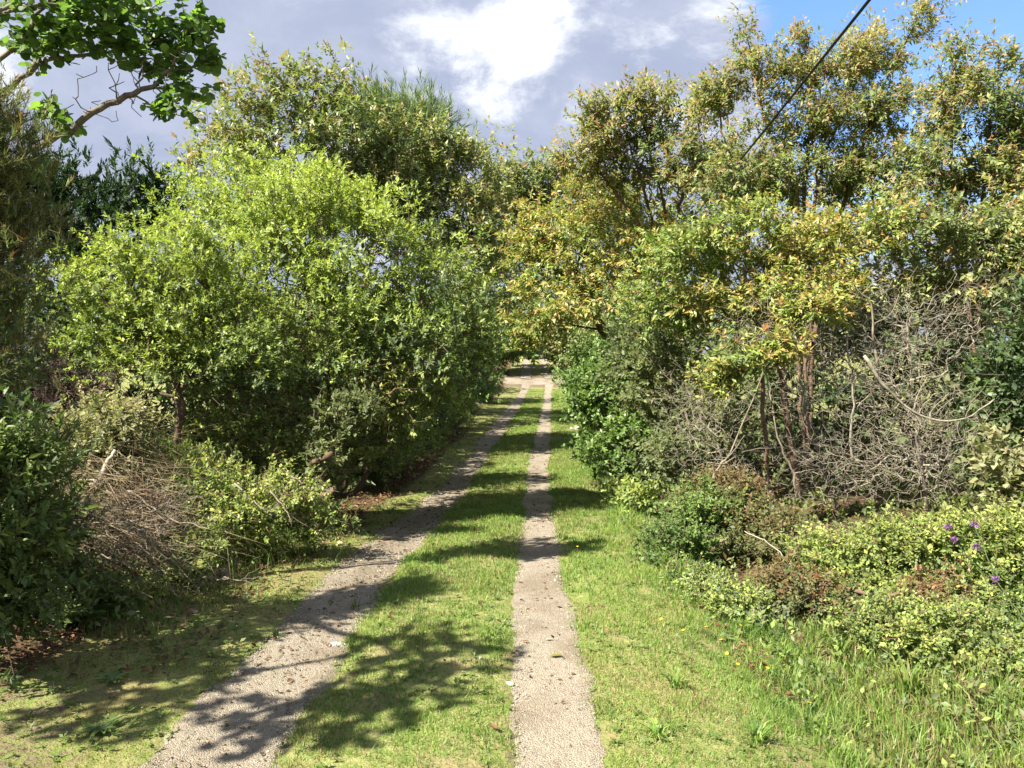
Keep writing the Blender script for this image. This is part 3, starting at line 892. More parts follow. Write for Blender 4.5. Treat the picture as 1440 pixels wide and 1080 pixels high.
plant('pink_tipped_tree', 'pink tipped tree with deep green crown standing over the far bend of the lane', 'tree', (-2.7, 19.5),
      [px_lobe(560, 230, 18.5, 70, 60, 1.5), px_lobe(620, 210, 19, 52, 45, 1.0), px_lobe(640, 300, 19, 70, 70, 1.5), px_lobe(590, 330, 18.5, 75, 60, 1.4), px_lobe(665, 245, 19, 40, 42, 1.0), px_lobe(520, 260, 18.5, 60, 50, 1.3), px_lobe(670, 350, 18.6, 48, 60, 1.2)],
      231, clumps=200, shoots=15, clump_r=.28, shell=.5, n=11, slen=.2, L=.095, W=.035, pal='pink', tip=TIP_PINK, tip_p=.25, droop=.3, mat=M_gloss, bark=B_grey, tree=True, fol='crown', rtip=.003)
plant('feathery_tree', 'pale feathery tree top poking up behind the pink tipped trees', 'tree', (-4.0, 26.0),
      [px_lobe(560, 165, 26, 66, 46, 1.6), px_lobe(530, 190, 26, 50, 50, 1.4), px_lobe(595, 190, 26, 46, 50, 1.4), px_lobe(560, 260, 26, 80, 80, 1.6)],
      232, clumps=150, shoots=14, clump_r=.42, shell=.5, n=18, slen=.55, L=.20, W=.016, pal='willow', droop=.05, spread=(35, 10), mat=M_need, bark=B_grey, tree=True, fol='crown', rtip=.004, shoot_up=.9)

# --- hedge along the left of the lane, in shade
for i, (y, hx, ry, off, lab, pl) in enumerate([
        (13.2, .95, 1.35, 2.75, 'dark hedge bush at the edge of the track just beyond the lime dome', 'deep'),
        (16.2, .95, 1.45, 2.8, 'second dark hedge bush along the shaded track', 'shrub'),
        (20.0, 1.2, 1.7, 2.9, 'third dark hedge bush along the shaded track', 'deep'),
        (24.5, 1.3, 1.9, 2.9, 'fourth dark hedge bush along the shaded track', 'shrub'),
        (30.0, 1.5, 2.2, 3.1, 'fifth hedge bush along the shaded track, near the far crossing', 'deep'),
        (37.0, 1.7, 2.5, 3.2, 'last hedge bush before the gravel crossing on the shaded side', 'shrub')]):
    c = float(lane_c(y)) - off; g = Hs(c, y); f = y / 13.0
    plant('hedge_bush', lab, 'bush', (c, y),
          [(np.array([c, y, g + ry]), np.array([hx, 1.5 * f ** .5, ry])), (np.array([c + .35, y - .6, g + ry * .8]), np.array([hx * .7, .9, ry * .75])),
           (np.array([c - .3, y + .5, g + ry * 1.45]), np.array([hx * .9, 1.1, ry * .7])), (np.array([c + .45, y - .4, g + .5]), np.array([hx * .7, 1.3, .6])), (np.array([c + .4, y + .9, g + .6]), np.array([hx * .7, 1.3, .7]))],
          240 + i, clumps=150, shoots=10, clump_r=.2 * f ** .5, shell=.55, n=11, slen=.13 * f ** .5, L=.062 * f ** .6, W=.025 * f ** .6, pal=pl, mat=M_gloss, bark=B_brown, rtip=.0025,
          group='hedge bushes on the shaded side of the lane', down=1.0, rmax=.03)
for i, (x, y, h, lab) in enumerate([(-5.4, 14.5, 3.2, 'dense dark thicket bush filling the gap behind the cypress trunk'), (-4.6, 22, 4.0, 'dark thicket bush behind the hedge row'),
                                    (-7.8, 9.2, 2.6, 'dark thicket bush behind the feathery heath'), (-6.2, 6.6, 1.5, 'dark low thicket bush behind the mound')]):
    g = Hs(x, y)
    plant('thicket_bush', lab, 'bush', (x, y), [(np.array([x, y, g + h * .5]), np.array([1.7, 1.2, h * .55])), (np.array([x + .7, y, g + h * .4]), np.array([1.2, 1.0, h * .45]))],
          260 + i, clumps=90, shoots=10, clump_r=.34, shell=.5, n=10, slen=.2, L=.11, W=.045, pal='deep', mat=M_leaf, bark=B_brown, rtip=.003, down=1.0)

# ================================================================== THE MOUND AND ITS BRAMBLES
plant('bramble_bush', 'low tangled bramble on the front of the mound beside the dead twigs', 'bush', (-2.75, 6.9),
      [px_lobe(390, 700, 6.8, 68, 45, .4), px_lobe(330, 730, 6.5, 62, 40, .35), px_lobe(430, 730, 6.9, 42, 34, .3), px_lobe(300, 680, 6.7, 55, 35, .35)],
      301, clumps=130, shoots=13, clump_r=.10, shell=.35, n=9, slen=.10, L=.03, W=.0135, pal='bramble', mat=M_leaf, bark=B_red, rtip=.0022, down=1.0, alpha=.2, bare=.15)
plant('bramble_bush', 'pale yellowish bramble at the top of the bank beside the bleached branch', 'bush', (-3.7, 6.6),
      [px_lobe(140, 600, 6.6, 62, 34, .4), px_lobe(110, 640, 6.4, 50, 36, .4), px_lobe(165, 585, 7.0, 45, 34, .4), px_lobe(180, 655, 6.5, 36, 22, .3)],
      302, clumps=100, shoots=13, clump_r=.09, shell=.35, n=8, slen=.09, L=.03, W=.016, pal='pale', mat=M_leaf, bark=B_red, rtip=.002, down=1.0)
plant('bramble_bush', 'small green bramble growing through the twig pile by the verge', 'bush', (-2.65, 5.7),
      [px_lobe(250, 790, 5.7, 46, 30, .25), px_lobe(200, 830, 5.4, 50, 26, .25), px_lobe(285, 760, 5.9, 30, 24, .2)],
      303, clumps=46, shoots=8, clump_r=.08, shell=.3, n=8, slen=.09, L=.04, W=.014, pal='bramble', mat=M_leaf, rtip=.002, down=1.0, ls=.8)
plant('leafy_weed', 'dark leafy weed spreading at the foot of the twig pile', 'shrub', (-2.95, 4.7),
      [px_lobe(95, 850, 4.8, 52, 30, .25), px_lobe(140, 830, 4.9, 40, 26, .2), px_lobe(60, 800, 4.8, 50, 36, .25)],
      304, clumps=60, shoots=9, clump_r=.09, shell=.3, n=9, slen=.09, L=.034, W=.014, pal='weed', mat=M_leaf, shape='ovate', down=1.0)

# ================================================================== THE PLANTS, RIGHT OF THE LANE
PINK = dict(fresh=.15, ls=.86, pal='pink', tip=TIP_PINK, tip_p=.9, droop=.42, mat=M_leaf, bark=B_red, tree=True, fol='crown', up=.6)
b1 = np.array([4.4, 11.5, 0])
plant('pink_tipped_tree', 'tall airy pink tipped tree under the black cable, many slender stems against the sky', 'tree', (b1[0], b1[1]),
      [px_lobe(1080, 105, 11.5, 62, 38, .7), px_lobe(1165, 85, 11.5, 52, 36, .7), px_lobe(1225, 90, 11.7, 50, 46, .7), px_lobe(1285, 40, 11.5, 26, 28, .35), px_lobe(1100, 180, 11.4, 80, 45, .9), px_lobe(1190, 170, 11.5, 72, 48, .9),
       px_lobe(1050, 60, 11.5, 16, 24, .25), px_lobe(1250, 160, 11.5, 60, 45, .8), px_lobe(1130, 250, 11.3, 100, 48, .9), px_lobe(1230, 240, 11.3, 80, 48, .8), px_lobe(1040, 250, 11.3, 60, 45, .8), px_lobe(1010, 130, 11.5, 34, 34, .4), px_lobe(1048, 42, 11.5, 10, 22, .15), px_lobe(1300, 14, 11.5, 14, 16, .18), px_lobe(1240, 40, 11.5, 18, 22, .2), px_lobe(1120, 60, 11.5, 18, 22, .2)],
      401, clumps=300, shoots=15, clump_r=.15, shell=.35, n=12, slen=.16, L=.062, W=.021, rmax=.05, trunk_r=.012, rtip=.002,
      stems=[[b1, W(1135, 420, 11.5), W(1132, 260, 11.5), W(1150, 160, 11.5), W(1165, 70, 11.5)], [b1, W(1130, 430, 11.5), W(1120, 280, 11.5), W(1080, 180, 11.5), W(1050, 50, 11.5)],
             [b1, W(1150, 430, 11.5), W(1190, 280, 11.5), W(1235, 140, 11.5), W(1290, 25, 11.5)], [b1, W(1140, 400, 11.5), W(1150, 260, 11.4), W(1180, 170, 11.5), W(1225, 70, 11.7)], [b1, W(1110, 430, 11.5), W(1060, 280, 11.5), W(1020, 200, 11.5), W(1008, 110, 11.5)]], **PINK)
b2 = np.array([2.9, 14.2, 0])
plant('pink_tipped_tree', 'pink tipped tree with forked stems showing sky, just left of the cable tree', 'tree', (b2[0], b2[1]),
      [px_lobe(900, 135, 14, 50, 26, .7), px_lobe(850, 175, 14, 58, 34, .8), px_lobe(925, 190, 14, 56, 42, .9), px_lobe(980, 150, 13.6, 40, 44, .7), px_lobe(985, 230, 13.4, 55, 55, .9), px_lobe(830, 215, 14, 50, 30, .8), px_lobe(905, 250, 14, 60, 34, .8)],
      402, clumps=150, shoots=14, clump_r=.17, shell=.35, n=12, slen=.18, L=.08, W=.027, rmax=.055, trunk_r=.016, rtip=.0026,
      stems=[[b2, W(930, 420, 14.2), W(915, 300, 14.1), W(890, 220, 14), W(870, 150, 14)], [b2, W(935, 420, 14.2), W(935, 300, 14.1), W(915, 220, 14), W(905, 125, 14)], [b2, W(950, 420, 14.1), W(955, 300, 14), W(975, 220, 13.7), W(990, 130, 13.6)], [b2, W(925, 420, 14.2), W(900, 320, 14.1), W(850, 250, 14), W(825, 195, 14)]], **PINK)
b3 = np.array([6.3, 10.2, 0])
plant('pink_tipped_tree', 'broad pink tipped tree at the right margin, arching shoots against blue sky', 'tree', (b3[0], b3[1]),
      [px_lobe(1400, 90, 10.2, 40, 30, .6), px_lobe(1345, 65, 10.2, 24, 24, .35), px_lobe(1425, 85, 10.2, 16, 26, .25), px_lobe(1380, 170, 10.2, 75, 55, .9), px_lobe(1440, 160, 10.2, 60, 60, .8), px_lobe(1330, 140, 10.3, 42, 38, .6), px_lobe(1310, 230, 10.2, 80, 50, .9), px_lobe(1420, 250, 10.2, 80, 60, 1.0), px_lobe(1500, 200, 10.2, 80, 90, 1.0)],
      403, clumps=220, shoots=15, clump_r=.15, shell=.38, n=12, slen=.16, L=.062, W=.021, rmax=.05, trunk_r=.012, rtip=.002,
      stems=[[b3, W(1360, 400, 10.2), W(1340, 250, 10.2), W(1345, 80, 10.2)], [b3, W(1375, 400, 10.2), W(1385, 250, 10.2), W(1405, 80, 10.2)], [b3, W(1390, 420, 10.2), W(1430, 300, 10.2), W(1480, 180, 10.2)]], **PINK)
ORG = dict(ls=.88, pal='orange', tip=TIP_ORANGE, tip_p=.62, droop=.4, mat=M_gloss, bark=B_red, up=.6)
plant('orange_tipped_tree', 'orange tipped tree arching low over the far end of the lane', 'tree', (3.3, 16.4),
      [px_lobe(860, 330, 15.5, 95, 55, 1.1), px_lobe(780, 390, 15.5, 62, 60, 1.0), px_lobe(760, 330, 16, 48, 44, .9), px_lobe(850, 420, 14.5, 90, 60, 1.0), px_lobe(930, 340, 14.5, 70, 60, 1.0), px_lobe(748, 455, 16, 34, 28, .7), px_lobe(840, 280, 16.5, 66, 36, 1.0), px_lobe(790, 450, 15.2, 40, 30, .7), px_lobe(742, 476, 16.6, 34, 16, .5)],
      404, clumps=260, shoots=13, clump_r=.22, shell=.5, n=12, slen=.18, L=.08, W=.029, tree=True, fol='crown', rtip=.0026, **ORG)
plant('orange_tipped_tree', 'orange tipped tree leaning its lit crown over the dead thicket', 'tree', (3.6, 9.6),
      [px_lobe(1060, 330, 9.2, 85, 48, .7), px_lobe(980, 360, 9.4, 75, 60, .8), px_lobe(1130, 350, 9.0, 80, 48, .7), px_lobe(1030, 430, 9.0, 75, 50, .6), px_lobe(1130, 410, 8.4, 62, 42, .5), px_lobe(1190, 410, 8.4, 50, 28, .4), px_lobe(1210, 320, 9.2, 70, 45, .7), px_lobe(930, 440, 9.8, 60, 55, .7)],
      405, clumps=230, shoots=13, clump_r=.135, shell=.45, n=12, slen=.13, L=.055, W=.02, tree=True, fol='crown', rtip=.002, rmax=.05, trunk_r=.014, **ORG)
plant('orange_tipped_tree', 'orange tipped crown filling the right margin above the thicket', 'tree', (5.6, 9.4),
      [px_lobe(1300, 320, 9.2, 85, 55, .7), px_lobe(1390, 340, 9.0, 75, 55, .7), px_lobe(1440, 400, 8.8, 60, 50, .6), px_lobe(1350, 400, 8.9, 75, 40, .5), px_lobe(1480, 310, 9.2, 70, 70, .7)],
      406, clumps=150, shoots=13, clump_r=.14, shell=.45, n=11, slen=.13, L=.055, W=.02, tree=True, fol='crown', rtip=.002, rmax=.05, trunk_r=.014, pal='pink', tip=TIP_ORANGE, tip_p=.3, droop=.4, mat=M_gloss, bark=B_red)
plant('orange_tipped_bush', 'hanging spray of orange tipped leaves in front of the dead thicket', 'bush', (2.75, 8.2),
      [px_lobe(1045, 510, 7.8, 50, 30, .25), px_lobe(1090, 490, 7.8, 42, 26, .25), px_lobe(1010, 535, 7.8, 28, 18, .2), px_lobe(1140, 440, 7.8, 45, 30, .3)],
      407, clumps=48, shoots=11, clump_r=.085, shell=.3, n=12, slen=.12, L=.055, W=.02, rtip=.002, **ORG)
plant('dark_shrub', 'dark green shrub beneath the orange crown beside the dead thicket', 'bush', (2.7, 10.6),
      [px_lobe(940, 540, 10.2, 62, 70, .6), px_lobe(900, 480, 11, 60, 66, .7), px_lobe(990, 590, 9.4, 48, 62, .5), px_lobe(950, 630, 9.4, 50, 44, .5)],
      408, clumps=150, shoots=14, clump_r=.14, shell=.5, n=10, slen=.11, L=.046, W=.02, pal='olive', mat=M_leaf, bark=B_red, rtip=.002, down=1.0)
plant('glossy_shrub', 'dense glossy green shrub bulging onto the lane edge by the pale stones', 'bush', (2.35, 14.6),
      [px_lobe(850, 560, 13.8, 52, 58, .7), px_lobe(830, 530, 14.6, 42, 40, .7), px_lobe(880, 620, 13.0, 46, 50, .6), px_lobe(848, 640, 13.0, 34, 34, .5), px_lobe(870, 520, 14, 42, 40, .7)],
      409, clumps=150, shoots=15, clump_r=.16, shell=.55, n=10, slen=.12, L=.058, W=.028, pal='shrub', mat=M_gloss, bark=B_brown, rtip=.002, down=1.0)
plant('leafy_weed', 'low bright weed at the lane edge in front of the glossy shrub', 'shrub', (1.75, 11.0),
      [px_lobe(880, 690, 11, 36, 20, .4), px_lobe(915, 690, 10.4, 36, 26, .4)],
      410, clumps=40, shoots=10, clump_r=.10, shell=.3, n=9, slen=.1, L=.046, W=.02, pal='bramble', mat=M_leaf, down=1.0)
for i, (y, off, hx, ry, lab) in enumerate([
        (19.0, 2.75, 1.0, 1.5, 'second glossy shrub along the sunny lane edge'), (24.0, 2.9, 1.2, 1.8, 'third glossy shrub along the sunny lane edge'),
        (30.5, 3.2, 1.5, 2.3, 'fourth glossy shrub along the sunny lane edge'), (38.5, 3.5, 1.7, 2.7, 'last glossy shrub before the gravel crossing on the sunny side')]):
    c = float(lane_c(y)) + off; g = Hs(c, y); f = y / 13.0
    plant('glossy_shrub', lab, 'bush', (c, y),
          [(np.array([c, y, g + ry]), np.array([hx, 1.5, ry])), (np.array([c - .3, y - .5, g + ry * .7]), np.array([hx * .75, 1.0, ry * .7])), (np.array([c + .3, y + .3, g + ry * 1.6]), np.array([hx, 1.2, ry * .8]))],
          420 + i, clumps=110, shoots=10, clump_r=.2 * f ** .5, shell=.55, n=10, slen=.13 * f ** .5, L=.06 * f ** .6, W=.027 * f ** .6, pal='pink' if i % 2 else 'shrub', mat=M_gloss, bark=B_brown, rtip=.0025,
          group='shrubs on the sunny side of the lane', down=1.0, rmax=.03)
# tree tops closing the tunnel
far = [('pink_tipped_tree', 'pink tipped tree on the skyline over the middle of the lane', (-3.0, 27), [(715, 250, 27, 42, 40, 1.5), (740, 290, 27, 45, 50, 1.5), (700, 330, 26, 50, 60, 1.5), (690, 400, 25, 45, 55, 1.2)], 'pink'),
       ('pink_tipped_tree', 'pink tipped tree on the skyline behind the orange arch', (4.2, 27), [(790, 245, 27, 45, 36, 1.5), (830, 290, 26, 60, 50, 1.5), (780, 320, 27, 45, 60, 1.5), (860, 340, 25, 60, 60, 1.5)], 'pink'),
       ('far_tree', 'far dark tree closing the lane beyond the crossing, shaded side', (-2.5, 58), [(700, 410, 55, 35, 60, 2.5), (715, 460, 54, 26, 45, 2.0), (690, 470, 54, 30, 50, 2)], 'deep'),
       ('far_tree', 'far tree closing the lane above the end of the track', (1.9, 76), [(750, 440, 74, 30, 50, 2.5), (755, 400, 76, 40, 50, 3), (740, 485, 73, 26, 18, 2), (772, 484, 73, 24, 18, 2), (752, 470, 72, 30, 26, 2), (750, 490, 80, 40, 14, 2)], 'shrub'),
       ('far_tree', 'far olive tree closing the lane beyond the crossing, sunny side', (6.2, 58), [(795, 420, 56, 32, 60, 2.5), (790, 470, 54, 26, 36, 2), (810, 480, 54, 26, 40, 2)], 'pink'),
       ('far_bush', 'far bush narrowing the lane beyond the crossing, shaded side', (-1.6, 56), [(712, 492, 56, 22, 20, 1.5), (690, 495, 54, 26, 24, 1.5), (725, 480, 60, 18, 20, 1.5)], 'shrub'),
       ('far_bush', 'far bush narrowing the lane beyond the crossing, sunny side', (4.6, 57), [(792, 492, 57, 20, 20, 1.5), (812, 500, 54, 26, 26, 1.5), (782, 478, 60, 16, 20, 1.5)], 'pink'),
       ('background_tree', 'background tree behind the cable tree, seen in gaps between its stems', (5.2, 19), [(1010, 310, 16, 120, 80, 1.2), (1150, 280, 15.5, 110, 75, 1.2), (1050, 240, 16, 80, 50, 1.0), (960, 400, 18, 110, 110, 1.5), (1100, 450, 17, 150, 120, 1.5)], 'pink'),
       ('background_tree', 'background tree behind the crown at the right margin', (9.5, 16), [(1270, 280, 15, 120, 80, 1.2), (1390, 260, 15, 120, 100, 1.2), (1200, 330, 15, 100, 70, 1.2), (1280, 480, 15, 150, 130, 1.5), (1450, 480, 14, 120, 130, 1.5)], 'pink')]
for i, (nm, lab, b, lb, pl) in enumerate(far):
    f = b[1] / 13.0
    plant(nm, lab, nm.split('_')[1], b, [px_lobe(*q) for q in lb], 440 + i, clumps=120, shoots=9, clump_r=.25 * f ** .55, shell=.5, n=10, slen=.16 * f ** .6, L=.09 * f ** .55, W=.038 * f ** .55, pal=pl,
          tip=TIP_PINK if pl == 'pink' else None, tip_p=.35, droop=.35, mat=M_gloss, bark=B_brown, tree=nm.endswith('tree'), fol='crown' if nm.endswith('tree') else 'foliage', rtip=.004)

# --- grey dead thicket
DEAD = dict(n=0, bark=B_lich, alpha=.2, wob=.08, maxlen=.14, rtip=.0015, expo=2.6, rmax=.017, trunk_r=.009, inner=.5, down=1.0)
for i, (lab, b, lb, cl, sh) in enumerate([
        ('bare grey dead shrub in the heart of the thicket, twigs interlaced', (3.6, 8.3), [(1130, 560, 8.2, 95, 100, .5), (1150, 650, 8.0, 90, 70, .5), (1100, 460, 8.4, 80, 60, .5)], 210, 17),
        ('bare dead shrub with long pale lichened limbs sweeping towards the right margin', (4.2, 7.7), [(1270, 560, 7.6, 90, 80, .4), (1320, 600, 7.5, 70, 60, .35), (1240, 650, 7.5, 95, 55, .4), (1330, 650, 7.4, 60, 50, .3)], 230, 17),
        ('bare dead shrub under the orange crown at the lane side of the thicket', (2.7, 8.4), [(1000, 600, 8.4, 60, 70, .4), (1030, 660, 8.2, 60, 45, .4), (970, 560, 8.8, 40, 50, .4)], 100, 15),
        ('bare dead shrub high in the thicket below the leaves', (4.6, 8.6), [(1230, 430, 8.5, 80, 50, .4), (1290, 470, 8.5, 90, 55, .4), (1200, 500, 8.3, 80, 50, .4), (1380, 430, 8.6, 60, 60, .4)], 210, 16),
        ('brown dead shrub deep in shade behind the thicket', (4.8, 10.2), [(1150, 560, 9.8, 150, 140, .5), (1320, 560, 9.6, 140, 140, .5)], 120, 13)]):
    kw = dict(DEAD)
    if i == 4: kw['bark'] = B_red
    plant('dead_shrub', lab, 'shrub', b, [px_lobe(*q) for q in lb], 460 + i, clumps=cl, shoots=sh, clump_r=.16, shell=.15, group='dead shrubs of the thicket', **kw)

plant('dark_shrub', 'dark green shrub at the right margin beside the dead thicket', 'bush', (5.0, 7.9),
      [px_lobe(1420, 520, 7.9, 50, 60, .4), px_lobe(1450, 600, 7.8, 50, 60, .4), px_lobe(1470, 460, 8, 50, 60, .4)],
      470, clumps=80, shoots=11, clump_r=.12, shell=.45, n=9, slen=.1, L=.05, W=.024, pal='deep', mat=M_gloss, down=1.0)
plant('pale_leaved_shrub', 'pale whitish-green leaved shrub at the right margin below the dark shrub', 'bush', (4.35, 6.3),
      [px_lobe(1420, 640, 6.3, 36, 42, .3), px_lobe(1450, 690, 6.2, 40, 34, .3)],
      471, clumps=36, shoots=8, clump_r=.09, shell=.3, n=8, slen=.1, L=.046, W=.026, pal='pale', mat=M_leaf, down=1.0)

# --- brambles in the right foreground
BR = dict(fresh=.4, ls=.68, mat=M_leaf, bark=B_red, rtip=.002, down=1.0, shell=.35, alpha=.2)
for i, (nm, lab, b, lb, kw) in enumerate([
        ('bramble_bush', 'dark tangled bramble mound beside the dead leaves of the ditch', (1.95, 7.1), [(960, 760, 7.0, 46, 50, .35), (1000, 720, 7.2, 52, 44, .35), (950, 800, 6.8, 40, 28, .3)], dict(clumps=125, shoots=18, clump_r=.095, pal='shrub', n=8, slen=.09, L=.04, W=.018)),
        ('bramble_bush', 'russet and green bramble under the dead shrubs, behind the arched dry cane', (2.5, 7.0), [(1060, 730, 7.0, 62, 34, .4), (1110, 760, 6.6, 60, 34, .4), (1020, 690, 7.4, 50, 30, .4)], dict(clumps=125, shoots=18, clump_r=.095, pal='rust', n=8, slen=.09, L=.04, W=.018, tip=[(0.22, 0.11, 0.05)], tip_p=.15)),
        ('bramble_bush', 'bright yellow-green bramble below the dead thicket', (2.75, 5.9), [(1180, 780, 5.9, 66, 36, .35), (1250, 760, 5.9, 62, 34, .35), (1210, 830, 5.5, 70, 34, .3)], dict(clumps=150, shoots=17, clump_r=.085, pal='bramble', n=8, slen=.085, L=.036, W=.018)),
        ('bramble_bush', 'bright yellow-green bramble at the right margin round the purple flowers', (3.3, 5.3), [(1350, 770, 5.3, 70, 40, .35), (1420, 760, 5.3, 60, 44, .35), (1390, 840, 5.0, 80, 50, .3)], dict(clumps=175, shoots=17, clump_r=.085, pal='bramble', n=8, slen=.085, L=.036, W=.018)),
        ('bramble_bush', 'low green bramble spilling over the long grass at the right margin', (2.55, 4.5), [(1290, 890, 4.5, 80, 36, .28), (1380, 900, 4.4, 70, 44, .28), (1230, 870, 4.7, 52, 28, .25), (1430, 950, 4.1, 44, 44, .25)], dict(clumps=175, shoots=16, clump_r=.07, pal='bramble', n=8, slen=.075, L=.03, W=.0155)),
        ('bramble_bush', 'reddish leaved low bramble in the middle of the right bank', (2.25, 5.4), [(1150, 840, 5.3, 46, 24, .25), (1110, 815, 5.6, 40, 22, .25), (1330, 830, 5.0, 40, 20, .2)], dict(clumps=75, shoots=16, clump_r=.075, pal='rust', n=8, slen=.08, L=.034, W=.016, tip=[(0.26, 0.09, 0.055)], tip_p=.6)),
        ('bramble_bush', 'small bright green bramble at the ditch edge nearest the track', (1.75, 6.2), [(1040, 850, 5.4, 46, 20, .25), (985, 820, 6.0, 40, 18, .25)], dict(clumps=50, shoots=16, clump_r=.07, pal='lime', n=8, slen=.08, L=.034, W=.017))]):
    k = dict(BR); k.update(kw)
    plant(nm, lab, 'bush', b, [px_lobe(*q) for q in lb], 480 + i, **k)
# --- fill behind the first rows
for i, (x, y, h, w_, lab, pl) in enumerate([
        (3.6, 12.6, 2.6, 1.3, 'shaded thicket bush behind the lane side of the dead shrubs', 'olive'), (5.6, 12.2, 4.0, 1.6, 'shaded thicket bush behind the middle of the dead shrubs', 'deep'),
        (8.0, 11.8, 4.4, 1.9, 'shaded thicket bush behind the right end of the dead shrubs', 'olive'), (6.2, 8.6, 2.2, 1.0, 'dense thicket bush just outside the right margin', 'shrub'),
        (5.2, 22.0, 4.2, 2.0, 'thicket bush behind the glossy shrubs of the sunny side', 'pink'), (-2.9, 12.6, 3.7, 1.3, 'shaded thicket bush hidden behind the lime dome', 'olive'),
        (-8.5, 16.5, 4.0, 2.2, 'thicket bush behind the cypress', 'deep'), (-5.0, 30.0, 5.0, 2.2, 'tall thicket bush behind the far hedge', 'olive'),
        (7.5, 32.0, 5.5, 2.4, 'tall thicket bush behind the far glossy shrubs', 'pink'), (-3.8, 44.0, 4.0, 2.0, 'thicket bush at the shaded corner of the crossing', 'deep'), (7.6, 45.0, 4.0, 2.0, 'thicket bush at the sunny corner of the crossing', 'olive'),
        (-4.5, 14.2, 4.3, 1.6, 'tall thicket bush behind the lime dome', 'olive'), (6.6, 13.9, 4.8, 1.8, 'tall thicket bush behind the high dead shrub', 'olive'),
        (4.6, 4.6, 1.3, .8, 'low thicket bush outside the right margin near the purple flowers', 'bramble')]):
    g = Hs(x, y); f = max(y, 8) / 13.0
    plant('thicket_bush', lab, 'bush', (x, y), [(np.array([x, y, g + h * .5]), np.array([w_, w_ * .8, h * .55])), (np.array([x + .5 * w_, y, g + h * .35]), np.array([w_ * .8, w_ * .7, h * .4])), (np.array([x - .5 * w_, y, g + h * .35]), np.array([w_ * .8, w_ * .7, h * .4]))],
          500 + i, clumps=72, shoots=8, clump_r=.28 * f ** .5, shell=.5, n=8, slen=.18 * f ** .5, L=.105 * f ** .5, W=.046 * f ** .5, pal=pl, mat=M_leaf, bark=B_brown, rtip=.003, down=1.0)
print('plant tris', COUNT['tris'])

# ================================================================== GROUND COVER (stuff)
def distant_wood():
    r = rs(600); n = 3400
    ang = r.uniform(-1.25, 1.25, n); d = r.uniform(85, 125, n)
    P = np.stack([d * np.sin(ang), d * np.cos(ang), np.zeros(n)], -1)
    top = 7 + 2.5 * wav(P[:, 0], P[:, 1] * 0, 14, 2)
    P[:, 2] = H(P[:, 0], P[:, 1]) + top * r.random(n) ** 0.8
    a = shoot_leaves(r, P, unit(r.normal(size=(n, 3)) + [0, -0.3, 0.6]), 8, 1.0, 0.95, 0.52, PAL['pink'], None, 0, 0.2, 0.5)
    me = leaves_mesh('distant_wood', *a)
    tag(obj('distant_wood', me, M_leaf), 'far wood closing the horizon behind the bushes', kind='stuff')


distant_wood()


def blades(name, P, hgt, wid, col, lean, label, segs=1, seed=1, mat=None, parent=None):
    """upright or leaning blades of grass"""
    r = rs(seed); n = len(P)
    az = r.uniform(0, 2 * np.pi, n); s = np.stack([np.cos(az), np.sin(az), np.zeros(n)], -1)
    az2 = r.uniform(0, 2 * np.pi, n); ln = np.stack([np.cos(az2), np.sin(az2), np.zeros(n)], -1) * (np.abs(r.normal(0, 1, n)) * lean)[:, None]
    up = np.array([0, 0, 1.0])
    h = hgt[:, None]; w = wid[:, None] * 0.5
    if segs == 1:
        vs = [P - s * w, P + s * w, P + unit(up + ln) * h]
        F = [np.array([[0, 1, 2]])]; k = 3
    else:
        m = P + unit(up + ln * 0.45) * h * 0.55
        t = m + unit(up * 0.75 + ln * 1.8) * h * 0.5
        vs = [P - s * w, P + s * w, m + s * w * 0.8, m - s * w * 0.8, t]
        F = [np.array([[0, 1, 2, 3]]), np.array([[3, 2, 4]])]; k = 5
    V = np.stack(vs, 1).reshape(-1, 3)
    b = (np.arange(n) * k)[:, None, None]
    me = mesh_np(name, V, [(f[None] + b).reshape(-1, f.shape[1]) for f in F], np.repeat(np.clip(col, 0.005, 0.9), k, axis=0))
    o = obj(name, me, mat or M_grass, parent)
    if parent is None: tag(o, label, kind='stuff')
    return o


def grass_cols(r, x, y, pal, straw):
    u = np.clip(0.5 + 0.35 * wav(x, y, 0.45, 1) + r.normal(0, 0.22, len(x)), 0, 0.999) * (len(pal) - 1)
    pal = np.array(pal); i = u.astype(int); f = (u - i)[:, None]
    c = pal[i] * (1 - f) + pal[i + 1] * f
    st = r.random(len(x)) < np.clip(straw * (1 + 1.5 * wav(x, y, 0.8, 2)), 0.02, 0.9)
    c[st] = np.array([0.32, 0.265, 0.13]) * r.uniform(0.6, 1.15, (st.sum(), 1))
    return c * r.uniform(0.75, 1.2, (len(x), 1))


GP = [(0.10, 0.185, 0.04), (0.17, 0.275, 0.055), (0.25, 0.33, 0.08)]


